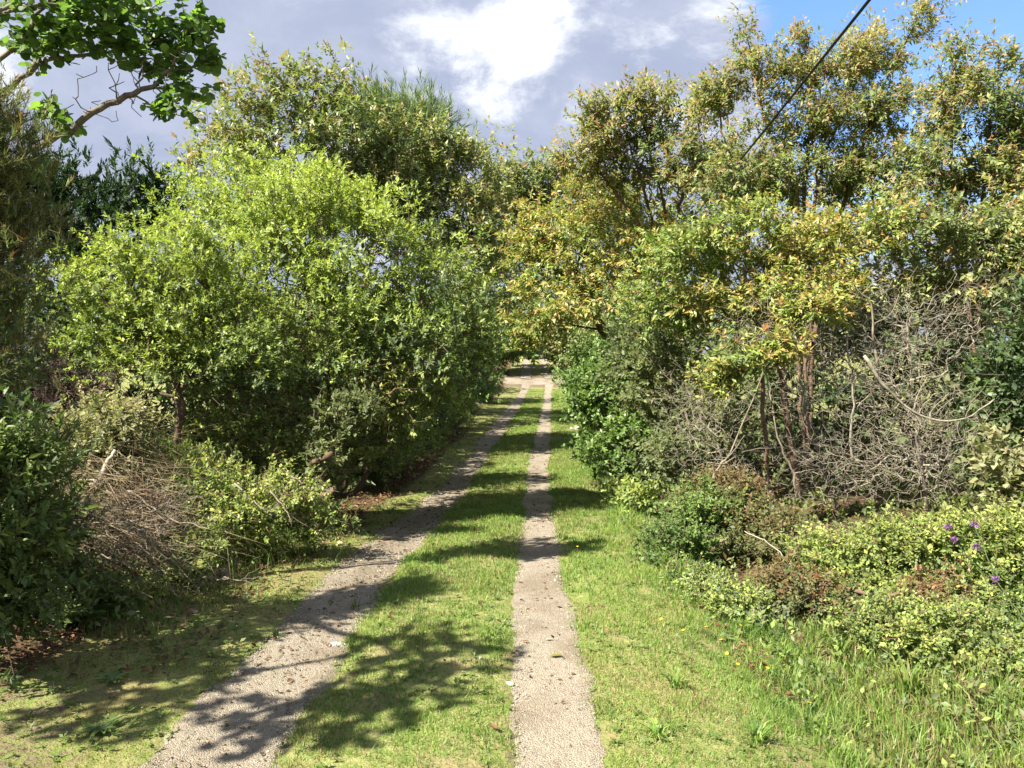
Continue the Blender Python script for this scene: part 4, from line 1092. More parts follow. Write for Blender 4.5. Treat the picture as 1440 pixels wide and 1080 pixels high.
def lawn():
    r = rs(610)
    # sample by distance so that blades look equally dense in the picture
    N = 600000
    d = 2.2 * (46 / 2.2) ** (r.random(N) ** 1.12)
    x = lane_c(d) + r.uniform(-2.6, 2.35, N)
    y = d
    rr = x - lane_c(y)
    wob = 0.07 * wav(x, y, 0.13, 5) + 0.07 * wav(x, y, 0.45, 7)
    dl = np.abs(x - track_l(y)) - half_l(y) + wob; dr = np.abs(x - track_r(y)) - half_r(y) + wob * 0.8
    dt = np.minimum(dl, dr)
    p = sstep(-0.09, 0.07, dt)
    p *= np.where(dt < 0, 0.45, 1)
    p *= 1 - 0.93 * sstep(1.95, 2.45, -rr) - 0
    p *= 1 - 0.6 * sstep(2.0, 2.35, rr)
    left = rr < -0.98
    p *= np.where(left, 0.38 + 0.5 * sstep(-0.3, 0.5, wav(x, y, 0.4, 3)), 1.0)
    p *= np.where(left & (y > 8.5) & (y < 20), 0.35, 1)
    thin = sstep(0.0, 0.8, wav(x, y, 0.35, 6) + 0.5 * wav(x, y, 0.11, 8)); p *= 1 - 0.8 * thin
    inview = np.abs(x) < y * 0.72 + 0.4
    k = (r.random(N) < p) & inview
    x, y, rr, left = x[k], y[k], rr[k], left[k]
    s = np.clip((y / 4.5) ** 0.62, 0.75, 4)
    hgt = (0.021 + 0.011 * np.abs(r.normal(0, 1, len(x))) + 0.016 * sstep(0.2, .8, wav(x, y, 0.22, 2))) * np.clip(s, 0.8, 1.5) * np.where(left, 0.6, 1)
    hgt *= 1 + 1.2 * sstep(1.5, 2.2, rr)
    wid = 0.0062 * s * r.uniform(0.7, 1.4, len(x))
    P = np.stack([x, y, H(x, y) - 0.004], -1)
    c = grass_cols(r, x, y, GP, 0.17)
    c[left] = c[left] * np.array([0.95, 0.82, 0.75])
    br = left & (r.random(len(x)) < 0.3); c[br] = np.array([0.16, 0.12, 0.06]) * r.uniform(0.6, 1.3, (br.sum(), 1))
    blades('lawn_grass', P, hgt, wid, c, 1.25, 'short grass of the lane verges and its green middle strip', 1, 611)
    print('lawn', len(x))


lawn()


def long_grass():
    r = rs(620)
    P, h, c, w = [], [], [], []

    def patch(n, fx, fy, hh, straw, width=0.006, pal=GP):
        x, y = fx(n), fy(n); 
        P.append(np.stack([x, y, H(x, y) - 0.01], -1)); h.append(hh * r.uniform(0.5, 1.3, n)); w.append(width * r.uniform(0.7, 1.3, n))
        c.append(grass_cols(r, x, y, pal, straw))
    # right verge: tufts along the foot of the brambles
    tx = r.uniform(1.45, 2.5, 260); ty = r.uniform(2.6, 6.2, 260)
    def rx(n):
        global _i; _i = r.integers(0, 260, n); return tx[_i] + r.normal(0, 0.05, n)
    patch(12000, rx, lambda n: ty[_i] + r.normal(0, 0.05, n), 0.115, 0.15)
    patch(5500, lambda n: r.uniform(1.7, 3.1, n), lambda n: r.uniform(2.6, 4.6, n), 0.13, 0.15)
    # on the mound under the lime tree
    patch(8000, lambda n: r.normal(-2.95, 0.42, n), lambda n: r.normal(7.1, 0.6, n), 0.2, 0.18)
    patch(4000, lambda n: r.normal(-2.55, 0.22, n), lambda n: r.uniform(4.6, 7.2, n), 0.09, 0.4)
    # along the right edge further up and the left hedge foot
    def ex(n):
        global _y; _y = r.uniform(6, 30, n) ; return lane_c(_y) + 1.75 + np.abs(r.normal(0, 0.25, n))
    patch(7000, ex, lambda n: _y, 0.2, 0.2, 0.011)
    def el(n):
        global _y; _y = r.uniform(8, 30, n); return lane_c(_y) - 2.05 - np.abs(r.normal(0, 0.25, n))
    patch(5000, el, lambda n: _y, 0.22, 0.15, 0.011, [(0.05, 0.08, 0.02), (0.07, 0.11, 0.025), (0.1, 0.14, 0.03)])
    blades('long_grass', np.concatenate(P), np.concatenate(h), np.concatenate(w), np.concatenate(c), 0.75, 'long uncut grass along the feet of the bushes and on the mound', 2, 621)


long_grass()


def ground_cover():
    """low leafy growth that covers the banks under the bushes"""
    r = rs(630); n = 11500
    y = 3.2 * (34 / 3.2) ** r.random(n)
    side = r.random(n) < 0.5
    w = r.random(n) ** 0.8 * np.clip(0.8 * y, 3.0, 8)
    x = np.where(side, lane_c(y) - 2.25 - w, lane_c(y) + 1.95 + w)
    k = np.abs(x) < y * 0.72 + 1.2
    x, y = x[k], y[k]; n = len(x)
    z = H(x, y) + 0.04 + 0.22 * r.random(n) * (0.6 + 0.5 * wav(x, y, 0.8, 1))
    P = np.stack([x, y, z], -1)
    s = float(1)
    a = shoot_leaves(r, P, unit(r.normal(0, 0.5, (n, 3)) + [0, 0, 1.0]), 7, 0.13, 0.06, 0.03, PAL['bramble'][:3] + PAL['olive'], [(0.13, 0.06, 0.03)], 0.15, 0.2, 0.6)
    sc_ = np.clip((np.repeat(y, 7) / 7.5) ** 0.8, 0.42, 2.2)
    a = list(a); a[3] = a[3] * sc_; a[4] = a[4] * sc_
    tag(obj('ground_cover', leaves_mesh('ground_cover', *a), M_leaf), 'low leafy growth covering the banks under the bushes', kind='stuff')


ground_cover()


def verge_weeds():
    """clover, daisies' leaves and other small flat weeds in the turf"""
    r = rs(635); n = 5200
    y = 2.3 * (14 / 2.3) ** r.random(n)
    x = lane_c(y) + r.uniform(-2.4, 2.2, n)
    dt = np.minimum(np.abs(x - track_l(y)) - half_l(y), np.abs(x - track_r(y)) - half_r(y))
    k = (dt > 0.0) & (r.random(n) < sstep(-0.5, 0.7, wav(x, y, 0.3, 4)) * np.where(x < lane_c(y) - 0.95, 1.0, 0.55)); x, y = x[k], y[k]; n = len(x)
    P = np.stack([x, y, H(x, y) + 0.018], -1)
    a = list(shoot_leaves(r, P, unit(r.normal(0, 0.2, (n, 3)) + [0, 0, 1.0]), 6, 0.015, 0.026, 0.013, [(0.08, 0.13, 0.03), (0.12, 0.18, 0.045), (0.17, 0.2, 0.07)], None, 0, 0.1, 0.8, (88, 60)))
    s = np.repeat(np.clip((y / 4) ** .5, .8, 1.7), 6); a[3] = a[3] * s; a[4] = a[4] * s
    tag(obj('verge_weeds', leaves_mesh('verge_weeds', *a), M_leaf), 'small flat weeds and clover scattered through the turf', kind='stuff')
    # crumbs of soil, bark and dead leaf on the wide track and verge
    n = 5200; y = 2.3 * (15 / 2.3) ** r.random(n); u = r.random(n)
    x = np.where(u < .55, track_l(y) + r.normal(0, .2, n), np.where(u < .93, lane_c(y) - 1.2 - r.random(n) * 1.1, track_r(y) + r.normal(0, .14, n)))
    D = unit(np.stack([r.normal(size=n), r.normal(size=n), .15 * r.normal(size=n)], -1)); N = unit(np.stack([.4 * r.normal(size=n), .4 * r.normal(size=n), np.ones(n)], -1))
    L = r.uniform(.008, .03, n) * np.clip((y / 4) ** .5, .8, 1.7)
    C = np.array([(.06, .045, .03), (.12, .08, .05), (.2, .15, .09), (.09, .1, .04)])[r.integers(0, 4, n)] * r.uniform(.6, 1.2, (n, 1))
    tag(obj('path_litter', leaves_mesh('path_litter', np.stack([x, y, H(x, y) + .022], -1), D, N, L, L * r.uniform(.2, .6, n), C), M_dry), 'crumbs of dead leaf and bark strewn on the tracks', kind='stuff')


verge_weeds()


def litter():
    r = rs(640); n = 9000
    y = 4.0 * (24 / 4.0) ** r.random(n)
    side = r.random(n) < 0.62
    x = np.where(side, lane_c(y) - np.where(y > 8.3, 1.55, 2.0) - np.abs(r.normal(0, 0.55, n)), lane_c(y) + 1.85 + np.abs(r.normal(0, 0.28, n)))
    m = r.random(n) < 0.12
    v_ = (r.random(n) < 0.25) & (y < 9); x[v_] = lane_c(y[v_]) - 1.25 - r.random(v_.sum()) * 1.1; m &= ~v_
    x[m] = lane_c(y[m]) + r.uniform(-1.9, 1.9, m.sum())
    P = np.stack([x, y, H(x, y) + 0.012 + 0.02 * r.random(n)], -1)
    D = unit(np.stack([r.normal(size=n), r.normal(size=n), 0.25 * r.normal(size=n)], -1))
    N = unit(np.stack([0.4 * r.normal(size=n), 0.4 * r.normal(size=n), np.ones(n)], -1))
    C = np.array([(0.13, 0.075, 0.04), (0.19, 0.13, 0.075), (0.08, 0.05, 0.03), (0.17, 0.075, 0.045)])[r.integers(0, 4, n)] * r.uniform(0.7, 1.2, (n, 1))
    L = r.uniform(0.03, 0.06, n) * np.clip((y / 7) ** .5, .8, 1.8); W_ = L * r.uniform(0.35, 0.6, n)
    tag(obj('leaf_litter', leaves_mesh('leaf_litter', P, D, N, L, W_, C, 'ovate'), M_dry), 'fallen brown leaves and litter at the lane edges', kind='stuff')


litter()


def gravel():
    r = rs(650); n = 18000
    y = 2.2 * (13 / 2.2) ** (r.random(n) ** 1.1)
    lf = r.random(n) < 0.66
    u = r.uniform(-1, 1, n) * 1.05
    x = np.where(lf, track_l(y) + u * half_l(y), track_r(y) + u * half_r(y))
    z = H(x, y) + 0.014
    s = r.lognormal(math.log(0.0038), 0.36, n).clip(0.002, 0.016) * np.clip((y / 4) ** .5, .8, 1.7)
    a = r.uniform(0, 6.28, n)
    dirs = [np.stack([np.cos(a + k * 1.57 + r.normal(0, .2, n)), np.sin(a + k * 1.57), np.zeros(n)], -1) for k in range(4)]
    c = np.stack([x, y, z], -1)
    el = [1.0, 0.75, 1.05, 0.8]
    vs = [c + dirs[k] * (s * el[k])[:, None] for k in range(4)] + [c + np.stack([r.normal(0, .25, n) * s, r.normal(0, .25, n) * s, s * 0.72], -1)]
    V = np.stack(vs, 1).reshape(-1, 3)
    f = np.array([[0, 1, 4], [1, 2, 4], [2, 3, 4], [3, 0, 4]])
    F = (f[None] + (np.arange(n) * 5)[:, None, None]).reshape(-1, 3)
    base = np.array([(0.33, 0.28, 0.21), (0.25, 0.21, 0.155), (0.37, 0.325, 0.255), (0.18, 0.15, 0.115), (0.30, 0.235, 0.165)])
    C = base[r.integers(0, 5, n)] * r.uniform(0.7, 1.15, (n, 1)) * 0.85
    m, T = new_mat('pebble'); at_ = T.n('ShaderNodeAttribute', _attribute_name='Col')
    p = T.n('ShaderNodeBsdfPrincipled', Roughness=0.85); T.link(at_.outputs[0], p.inputs['Base Color']); o = T.n('ShaderNodeOutputMaterial'); T.link(p.outputs[0], o.inputs[0])
    tag(obj('gravel', mesh_np('gravel', V, [F], np.repeat(C, 5, axis=0)), m), 'loose grit and small stones on both wheel tracks', kind='stuff')


gravel()


# ================================================================== SMALL THINGS ONE CAN COUNT
def ground_pt(px, py, lift=0.0):
    """where the view ray through a photo pixel meets the ground"""
    d = pix_dir(px, py); lo, hi = 1.0, 120.0
    for D in np.geomspace(1.5, 90, 400):
        p = np.array([0, 0, EYE]) + d * (D / d[1])
        if p[2] <= Hs(p[0], p[1]): break
    return np.array([p[0], p[1], Hs(p[0], p[1]) + lift])


def branch_thing(name, label, cat, ctrl, r0, r1, mat, forks=(), seed=1, group=None, sides=8, wob=0.006, npts=14):
    """a bent tapering stick: main limb plus side twigs as parts"""
    r = rs(seed)
    ctrl = [np.array(c, float) for c in ctrl]
    base = ctrl[0].copy()
    root = empty(name, base); tag(root, label, cat, group)
    main = curve_pts(ctrl, npts, r, wob) - base
    rad = np.linspace(r0, r1, npts) * (1 + 0.12 * r.normal(size=npts))
    obj('limb', join_tubes('limb', [polytube(main, rad, sides)]), mat, root)
    for (t, dv, ln) in forks:
        i = int(t * (npts - 1)); p = main[i]
        dv = unit(np.array(dv, float)); q = [p, p + dv * ln * .5 + r.normal(0, ln * .08, 3), p + dv * ln]
        fp = curve_pts(q, 8, r, wob * .5); fr = np.linspace(rad[i] * .7, r1 * .5, 8)
        obj('twig', join_tubes('twig', [polytube(fp, fr, 6)]), mat, root)
    return root


def G(px, py, D): return W(px, py, D)


branch_thing('bleached_branch', 'bleached white forked branch lying on the twig pile', 'branch',
             [G(128, 684, 6.0), G(143, 672, 6.05), G(150, 652, 6.05), G(164, 632, 6.1)], .026, .014, B_bleach, [(.3, (-1, .1, .05), .16), (.45, (.5, .2, .8), .14)], 701)
branch_thing('cut_log', 'short cut brown log end poking from the mound beside the track', 'log', [G(440, 652, 7.6), G(452, 646, 7.5), G(466, 638, 7.4)], .034, .032, B_brown, [], 702, npts=6)
branch_thing('arched_cane', 'long pale dry cane arching over the russet bramble', 'cane',
             [G(1140, 842, 5.7), G(1128, 815, 5.7), G(1100, 780, 5.8), G(1070, 757, 5.9), G(1046, 748, 6.0)], .0065, .003, B_bleach, [], 703, npts=18)
branch_thing('dead_branch', 'long thin pale branch leaning across the dead thicket at its lane end', 'branch',
             [G(990, 694, 7.4), G(1012, 655, 7.4), G(1030, 630, 7.4), G(1085, 490, 7.6)], .013, .006, B_dead, [(.35, (1, 0, .35), .55), (.6, (.6, 0, .8), .3)], 704)
branch_thing('dead_branch', 'pale lichened limb sweeping down then right through the dead thicket', 'branch',
             [G(1215, 500, 7.4), G(1245, 545, 7.35), G(1290, 580, 7.3), G(1350, 592, 7.2), G(1400, 560, 7.2)], .016, .006, B_lich,
             [(.5, (.4, 0, 1), .35), (.6, (.6, 0, .8), .3), (.75, (.3, 0, -1), .25), (.8, (.5, 0, .9), .2)], 705, npts=20)
branch_thing('dead_branch', 'upright pale dead branch forking at the top of the thicket', 'branch',
             [G(1235, 520, 7.9), G(1228, 470, 7.9), G(1225, 430, 7.9), G(1200, 400, 7.9)], .014, .006, B_dead, [(.5, (.7, 0, .8), .4), (.7, (-.8, 0, .5), .3), (.85, (.6, 0, .5), .25)], 706)
branch_thing('dead_branch', 'straight grey dead pole standing in the middle of the thicket', 'branch',
             [G(1198, 655, 7.7), G(1196, 600, 7.7), G(1200, 560, 7.7), G(1190, 470, 7.8)], .014, .008, B_lich, [(.5, (.6, 0, .7), .3)], 707)
branch_thing('dead_branch', 'thin dead branch slanting down at the dark foot of the thicket', 'branch',
             [G(1122, 700, 7.6), G(1112, 655, 7.6), G(1095, 620, 7.6), G(1075, 520, 7.7)], .012, .007, B_dead, [(.3, (1, 0, .2), .2)], 708)
# cut branches of the twig pile: each a thing
r7 = rs(720)
pile = [((70, 732, 5.6), (170, 742, 5.4), (262, 800, 5.4)), ((60, 790, 4.9), (110, 815, 4.9), (165, 828, 4.9)), ((95, 700, 5.8), (180, 715, 5.7), (240, 705, 5.7)),
        ((80, 735, 5.3), (150, 735, 5.2), (220, 733, 5.3)), ((100, 770, 5.2), (180, 790, 5.2), (262, 805, 5.3)), ((150, 690, 5.9), (210, 740, 5.7), (275, 830, 5.4)),
        ((120, 720, 5.6), (200, 770, 5.4), (250, 840, 5.1)), ((60, 760, 5.3), (130, 752, 5.2), (215, 780, 5.2)), ((285, 812, 5.6), (320, 814, 5.6), (356, 818, 5.6)),
        ((330, 680, 6.4), (370, 715, 6.2), (385, 735, 6.1)), ((380, 690, 6.5), (400, 715, 6.4), (412, 742, 6.3)), ((390, 672, 6.9), (430, 680, 6.8), (466, 690, 6.7)), ((400, 660, 6.9), (440, 690, 6.7), (470, 685, 6.7)),
        ((60, 705, 5.2), (120, 745, 5.1), (185, 800, 5.0)), ((180, 690, 5.9), (240, 730, 5.7), (300, 745, 5.6))]
wh = ['topmost across the pile', 'short and forked, lowest by the leafy weed', 'level along the top of the pile', 'straight, crossing the middle of the pile', 'sloping to the verge below the middle', 'long, falling from the bleached branch to the verge',
      'falling steeply to the foot of the pile', 'nearest the heath, half buried', 'lying flat on the verge grass', 'hanging bent in the front bramble', 'hanging beside the bent one in the front bramble', 'poking out towards the track from the mound',
      'crossing under the one that pokes at the track', 'steep beside the grey-green heath', 'rising behind the small green bramble']
for i, (cs, w_) in enumerate(zip(pile, wh)):
    fk = [(float(r7.uniform(.3, .85)), (float(r7.normal(.3, .6)), float(r7.normal(0, .4)), float(r7.normal(.1, .4))), float(r7.uniform(.12, .35))) for _ in range(4)]
    branch_thing('cut_branch', 'grey cut branch ' + w_, 'branch', [G(*c) for c in cs], .006 + .003 * r7.random(), .002, B_dead, fk, 730 + i, 'cut branches of the twig pile', 6, .008)
# the finer mass of the pile
plant('dry_twig_heap', 'heap of fine dry grey twigs against the mound', 'twigs', (-3.05, 5.6),
      [px_lobe(150, 735, 5.6, 70, 46, .35), px_lobe(200, 775, 5.5, 60, 40, .3), px_lobe(110, 775, 5.3, 50, 36, .3), px_lobe(230, 720, 5.8, 40, 36, .3)], 760, clumps=110, shoots=16, clump_r=.12, shell=.2,
      n=0, bark=B_dead, alpha=.1, wob=.10, maxlen=.2, rtip=.0016, expo=2.8, rmax=.01, trunk_r=.2, down=1.0)
r8 = rs(770)
n = 2600
x = r8.normal(-3.0, .34, n); y = r8.normal(5.75, .5, n)
P = np.stack([x, y, H(x, y) + .08 + .35 * r8.random(n)], -1); D = unit(np.stack([r8.normal(.7, .5, n), r8.normal(-.3, .5, n), r8.normal(-.25, .3, n)], -1))
L = r8.uniform(.1, .5, n)
tag(obj('dry_straw', leaves_mesh('dry_straw', P, D, unit(r8.normal(size=(n, 3))), L, np.full(n, .005), np.array([.21, .165, .105]) * r8.uniform(.5, 1.3, (n, 1)), 'needle'), M_dry),
    'dry straw and dead stalks tangled in the twig pile', kind='stuff')
# rusty dead fern beside the bleached branch
plant('dead_fern', 'rusty orange dead fern beside the bleached branch', 'fern', (-2.95, 6.2), [px_lobe(190, 690, 6.1, 24, 18, .15), px_lobe(200, 705, 6.0, 20, 12, .12)], 765, clumps=22, shoots=5, clump_r=.05, shell=.2,
      n=16, slen=.12, L=.025, W=.008, pal='brown', tip=[(0.30, 0.09, 0.04), (0.26, 0.10, 0.05)], tip_p=1.0, mat=M_dry, down=1.0, fol='fronds')


def strap_tuft(px, py, label, n, ln, seed, pal, width=0.012, arch=1.0, D=None):
    """a tuft of long arching strap leaves; each leaf a part"""
    r = rs(seed)
    b = ground_pt(px, py) if D is None else np.array([at(px, py, D)[0], D, Hs(at(px, py, D)[0], D)])
    root = empty('strap_leaved_tuft', b); tag(root, label, 'grass tuft', 'tufts of strap leaves')
    for i in range(n):
        az = r.uniform(0, 6.28); o_ = np.array([math.cos(az), math.sin(az), 0]); h = ln * r.uniform(.6, 1.2); out = h * arch * r.uniform(.25, .8)
        t = np.linspace(0, 1, 6)[:, None]
        p = o_ * (0.02 + out * t ** 1.6) + np.array([0, 0, 1]) * (h * (t - 0.45 * arch * t ** 2.6)) + r.normal(0, .004, (6, 3))
        s = np.array([-o_[1], o_[0], 0]); w = width * np.array([.7, 1, 1, .85, .55, .08])[:, None]
        up = np.array([0, 0, 0.3]) * w
        V = np.stack([p - s * w + up, p, p + s * w + up], 1).reshape(-1, 3)
        F = np.array([[j * 3 + k, j * 3 + k + 1, (j + 1) * 3 + k + 1, (j + 1) * 3 + k] for j in range(5) for k in range(2)])
        c = np.array(pal[int(r.integers(0, len(pal)))]) * r.uniform(.8, 1.2)
        obj('blade', mesh_np('blade', V, [F], np.tile(c, (len(V), 1)), True), M_grass, root)


DG = [(0.05, 0.09, 0.02), (0.07, 0.12, 0.025), (0.1, 0.15, 0.03)]
LG = [(0.09, 0.16, 0.03), (0.13, 0.2, 0.035), (0.17, 0.2, 0.05)]
strap_tuft(585, 632, 'dark strap leaved tuft at the hedge foot, farther of two', 22, .5, 801, DG)
strap_tuft(562, 676, 'dark strap leaved tuft at the hedge foot, nearer of two', 22, .45, 802, DG)
strap_tuft(950, 968, 'tall bright tuft of grass in the lawn nearest the pale track', 26, .13, 803, GP, .004)
strap_tuft(1075, 868, 'bright tuft of broad grass at the ditch below the small bramble', 24, .2, 804, GP, .005)
strap_tuft(1065, 1050, 'coarse tuft of grass at the bottom edge of the picture', 28, .14, 805, GP, .004)
strap_tuft(925, 1040, 'flat splayed tuft of grass beside the pale track, lowest in the lawn', 22, .10, 806, GP, .004, 1.4)
strap_tuft(1180, 930, 'pale tuft of long grass in front of the low right brambles', 24, .28, 807, LG, .006)
strap_tuft(1275, 985, 'pale tuft of long grass below the low bramble', 24, .28, 808, LG, .006)
strap_tuft(500, 858, 'small tuft of grass at the shadow edge of the wide track', 10, .1, 809, LG, .005)
strap_tuft(390, 900, 'single green tuft growing in the wide gravel track', 12, .07, 810, DG, .005)


def fern(px, py, D, label, n, ln, seed, pal, az0=None, spread=6.28):
    """pinnate fronds, each frond a part"""
    r = rs(seed); b = at(px, py, D); b[2] = max(b[2], Hs(b[0], b[1]))
    root = empty('fern', b); tag(root, label, 'fern')
    for i in range(n):
        az = (az0 if az0 is not None else 0) + r.uniform(-.5, .5) * spread
        o_ = np.array([math.cos(az), math.sin(az), 0]); h = ln * r.uniform(.75, 1.2)
        t = np.linspace(0.08, 1, 17)
        p = o_ * (h * .75 * t ** 1.2)[:, None] + np.array([0, 0, 1]) * (h * (0.9 * t - .6 * t ** 2.4))[:, None]
        d = unit(np.gradient(p, axis=0)); s = np.array([-o_[1], o_[0], 0])
        pl = h * .26 * np.sin(np.pi * (0.12 + .88 * t)) + .006
        P = np.concatenate([p, p]); D_ = np.concatenate([s + d * .45, -s + d * .45]); N = np.cross(d, s) * -1; N = np.concatenate([N, N])
        N[:, 2] = np.abs(N[:, 2])
        L = np.concatenate([pl, pl]); C = np.tile(np.array(pal[int(r.integers(0, len(pal)))]), (len(P), 1)) * r.uniform(.85, 1.15, (len(P), 1))
        o = obj('frond', leaves_mesh('frond', P, D_, N, L, L * .32 + .004, C, 'ovate'), M_leaf, root)
        obj('stalk', join_tubes('stalk', [polytube(np.concatenate([[np.zeros(3)], p]), np.linspace(.003, .001, 18), 4)]), B_brown, o)


fern(60, 790, 4.6, 'pale green fern rising out of the leafy weed at the left', 7, .38, 821, [(0.10, 0.15, 0.04), (0.13, 0.17, 0.05)], -.4, 2.5)
fern(128, 875, 4.7, 'dark green fern at the foot of the twig pile', 6, .26, 822, DG, -.8, 2.8)
fern(1090, 850, 5.6, 'small bright fern under the russet bramble', 6, .24, 823, LG, 3.6, 2.6)
#fern(185, 680, 5.6, 'small fern half hidden behind the bleached branch', 5, .25, 824, DG, -1, 3)


def rosette(px, py, label, n, ln, seed):
    r = rs(seed); b = ground_pt(px, py, .01); root = empty('dandelion_rosette', b); tag(root, label, 'weed', 'flat weed rosettes')
    for i in range(n):
        az = i * 6.28 / n + r.normal(0, .2); d = np.array([[math.cos(az), math.sin(az), .25]])
        obj('leaf', leaves_mesh('leaf', np.zeros((1, 3)), d, np.array([[0, 0, 1.0]]), np.array([ln * r.uniform(.7, 1.2)]), np.array([ln * .3]), np.array([(0.12, 0.18, 0.06)]) * r.uniform(.8, 1.3), 'ovate'), M_leaf, root)


rosette(145, 1030, 'large flat green rosette in the yellow moss', 11, .10, 831)
rosette(160, 960, 'pale flat rosette at the dark verge near the leafy weed', 8, .10, 832)
rosette(1015, 900, 'flat rosette among the yellow flowers', 8, .1, 833)


# yellow flowers in the verge
def yellow_flowers():
    r = rs(840)
    m_y = plain_mat('yellow_petal', (0.62, 0.42, 0.02), (0.55, 0.33, 0.015), rough=.6)
    m_s = plain_mat('flower_stalk', (0.09, 0.15, 0.04))
    k = 14; V = [(0, 0, .004)]
    for i in range(k):
        a = i * 2 * math.pi / k; b = a + math.pi / k
        V += [(.012 * math.cos(a), .012 * math.sin(a), .006), (.007 * math.cos(b), .007 * math.sin(b), .004)]
    F = np.array([[0, 1 + j, 1 + (j + 1) % (2 * k)] for j in range(2 * k)])
    me_h = mesh_np('bloom', np.array(V), [F])
    me_s = join_tubes('stalk', [polytube([(0, 0, -.075), (.003, 0, -.03), (0, 0, 0.003)], [.0018, .0016, .0015], 5)])
    me_h.materials.append(m_y); me_s.materials.append(m_s)
    pts = [(963, 875), (974, 905), (993, 893), (1014, 912), (1000, 925), (1022, 933), (1037, 951), (1041, 889), (1079, 952), (1138, 1003), (961, 901), (1010, 938), (930, 882), (812, 772)]
    for i, (px, py) in enumerate(pts):
        g = ground_pt(px, py + 9); root = empty('yellow_flower', g)
        tag(root, {13: 'single yellow flower far up the verge beside the narrow track', 9: 'single yellow flower nearest the bottom of the picture', 12: 'yellow flower nearest the narrow track in the verge group'}.get(i, 'small yellow flower standing among others in the sunny verge grass'), 'flower', 'yellow flowers in the sunny verge')
        for nm, me in (('bloom', me_h), ('stalk', me_s)):
            o = obj(nm, me, None, root); o.location = (0, 0, .07 + .02 * r.random()); o.rotation_euler = (r.normal(0, .3), r.normal(-.2, .3), r.uniform(0, 6)) if nm == 'bloom' else (0, 0, 0)


yellow_flowers()


def purple_plant(px, py_top, D, label, seed, heads):
    """tall wiry stalk with purple flower heads"""
    r = rs(seed)
    top = at(px, py_top, D); bx = top[0] + .12; b = np.array([bx, D - .15, Hs(bx, D - .15)])
    root = empty('purple_flower', b); tag(root, label, 'flower', 'tall purple flowers')
    m_s = bpy.data.materials.get('purple_stalk') or plain_mat('purple_stalk', (0.09, 0.13, 0.045))
    m_p = bpy.data.materials.get('purple_petal') or plain_mat('purple_petal', (0.24, 0.09, 0.30), (0.17, 0.06, 0.22), rough=.7)
    t0 = top - b
    ctrl = [np.zeros(3), t0 * .3 + [.03, 0, 0], t0 * .65 + [.02, 0, .0], t0]
    main = curve_pts(ctrl, 16, r, .004)
    obj('stalk', join_tubes('stalk', [polytube(main, np.linspace(.006, .003, 16), 6)]), m_s, root)
    for j in range(6):
        q = main[2 + j * 2]; az = j * 2.4
        obj('leaf', leaves_mesh('leaf', q[None], np.array([[math.cos(az), math.sin(az), .5]]), np.array([[0, 0, 1.0]]), np.array([.13]), np.array([.018]), np.array([(0.09, 0.14, 0.045)]), 'ovate'), M_leaf, root)
    for (hx, hy) in heads:
        h = at(hx, hy, D) - b
        q = main[-3]
        if np.linalg.norm(h - main[-1]) > .01:
            obj('side_stalk', join_tubes('side_stalk', [polytube(curve_pts([q, (q + h) / 2 + [0, 0, -.02], h], 6), np.full(6, .0025), 5)]), m_s, root)
        n = 60; d = unit(r.normal(size=(n, 3)) + [0, 0, .8])
        fl = leaves_mesh('bloom', h + d * .006, d, unit(r.normal(size=(n, 3))), np.full(n, .024) * r.uniform(.55, 1.0, n), np.full(n, .006), np.tile([.3, .1, .46], (n, 1)), 'diamond')
        obj('bloom', fl, m_p, root)


purple_plant(1372, 742, 4.6, 'tall wiry plant with the largest purple flower heads at the right margin', 851, [(1370, 738), (1333, 742), (1373, 770)])
purple_plant(1400, 815, 4.5, 'shorter purple flowered stalk beside the tallest one', 852, [(1400, 816), (1342, 760)])


# stones, fallen leaves
def stone(px, py, size, label, seed, mat, D=None):
    r = rs(seed); b = ground_pt(px, py)
    import bmesh
    bm = bmesh.new(); bmesh.ops.create_icosphere(bm, subdivisions=2, radius=1.0)
    for v in bm.verts:
        k = 1 + .16 * math.sin(v.co.x * 3 + seed) + .12 * math.sin(v.co.y * 4 + seed * 2) + .05 * r.normal()
        v.co = Vector((v.co.x * size * k * 1.25, v.co.y * size * k, v.co.z * size * k * .6))
    me = bpy.data.meshes.new('stone'); bm.to_mesh(me); bm.free()
    o = obj('stone', me, mat); o.location = tuple(b + [0, 0, size * .3]); o.rotation_euler = (0, 0, r.uniform(0, 6)); tag(o, label, 'stone')


M_st = plain_mat('stone_pale', (0.36, 0.32, 0.27), (0.24, 0.21, 0.175), rough=.9, scale=20)
M_sb = plain_mat('stone_brown', (0.2, 0.15, 0.11), (0.13, 0.1, 0.075), rough=.9, scale=20)
stone(310, 812, .075, 'flat brown stone at the foot of the mound by the verge', 861, M_sb)
stone(273, 862, .022, 'small white stone on the shaded verge', 862, M_st)
stone(248, 866, .016, 'smaller pale stone beside the small white one', 863, M_st)
stone(166, 868, .02, 'pale stone under the dark fern', 864, M_st)
stone(717, 966, .018, 'pale pebble on the edge of the narrow track at the shadow', 865, M_st)
stone(472, 912, .03, 'pale stone at the grassy side of the wide track', 866, M_st)
stone(812, 606, .17, 'pale stone at the foot of the glossy shrub, upper one', 867, M_st)
stone(818, 626, .12, 'pale stone at the foot of the glossy shrub, lower one', 868, M_st)
stone(676, 928, .012, 'tiny pale pebble in the shaded middle grass', 869, M_st)


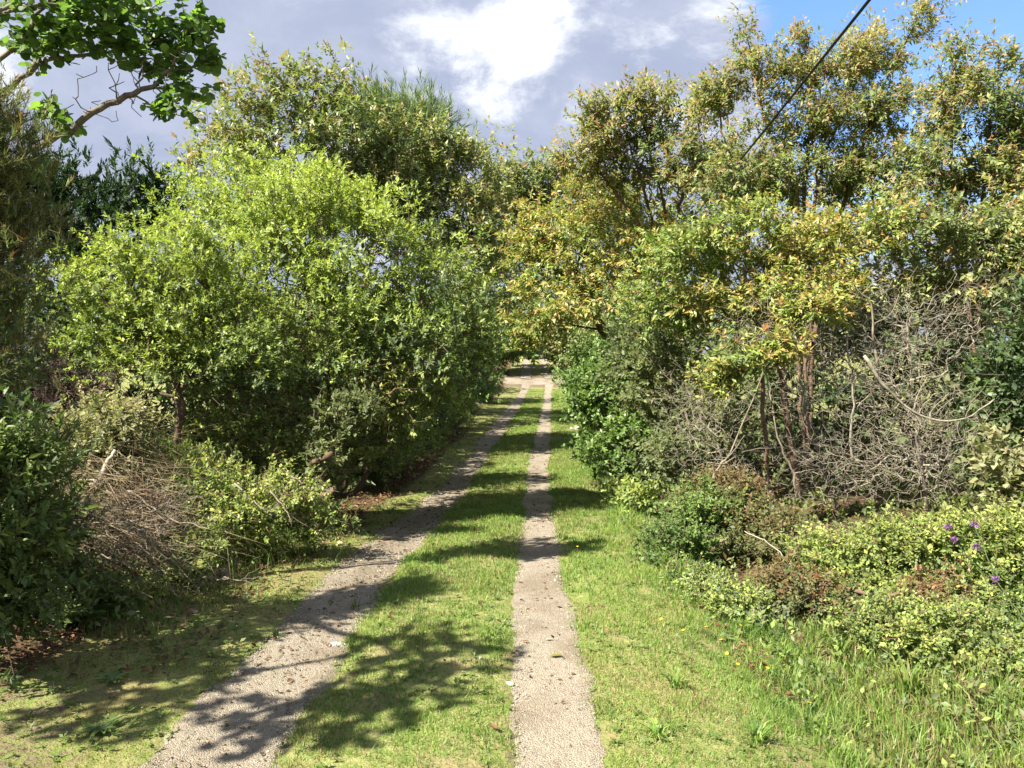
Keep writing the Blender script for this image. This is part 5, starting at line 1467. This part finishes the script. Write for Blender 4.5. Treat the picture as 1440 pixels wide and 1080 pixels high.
def fallen_leaf(px, py, label, seed, c, ln=.07):
    r = rs(seed); b = ground_pt(px, py, .022); az = r.uniform(0, 6.28)
    me = leaves_mesh('fallen_leaf', np.zeros((1, 3)), np.array([[math.cos(az), math.sin(az), .1]]), np.array([[0, 0, 1.0]]), np.array([ln]), np.array([ln * .45]), np.array([c]), 'ovate')
    o = obj('fallen_leaf', me, M_dry); o.location = tuple(b); tag(o, label, 'leaf')


fallen_leaf(773, 929, 'curled olive leaf lying on the narrow track', 871, (.15, .15, .03), .08)
fallen_leaf(766, 907, 'small pale leaf on the narrow track above the olive leaf', 872, (.34, .3, .2), .05)
fallen_leaf(1058, 937, 'dark red-brown leaf in the verge among the yellow flowers', 873, (.09, .03, .02), .09)
fallen_leaf(775, 770, 'tiny red-brown leaf on the narrow track, farthest up', 874, (.16, .07, .03), .045)
fallen_leaf(700, 1032, 'dry brown leaf in the middle grass beside the narrow track', 875, (.17, .09, .05), .06)
fallen_leaf(868, 1050, 'dry tan leaf on the grassy edge of the narrow track', 876, (.25, .17, .1), .06)

# ================================================================== OVERHEAD CABLE
def cable():
    A = np.array([1.46, -10.0, 4.75]); B = np.array([5.56, 40.0, 4.75])
    t = np.linspace(0, 1, 70)[:, None]
    p = A + (B - A) * t; p[:, 2] -= .35 * (1 - (2 * t[:, 0] - 1) ** 2)
    root = obj('overhead_cable', join_tubes('overhead_cable', [polytube(p, np.full(70, .014), 8)]), plain_mat('cable_black', (.012, .012, .014), rough=.5))
    tag(root, 'black overhead cable slanting across the upper right sky into the trees', 'cable')
    for b, lab in ((A, 'wooden utility pole carrying the near end of the cable'), (B, 'wooden utility pole carrying the far end of the cable, hidden among trees')):
        g = Hs(b[0], b[1]); rt = empty('utility_pole', (b[0], b[1], g)); tag(rt, lab, 'pole')
        obj('post', join_tubes('post', [polytube([(0.16, 0, -.3), (.16, 0, 3), (.16, 0, b[2] - g + .5)], [.14, .125, .105], 14)]), B_grey, rt)
        obj('bracket', join_tubes('bracket', [polytube([(.16, 0, b[2] - g), (-.02, 0, b[2] - g)], [.02, .02], 8)]), B_dead, rt)


cable()
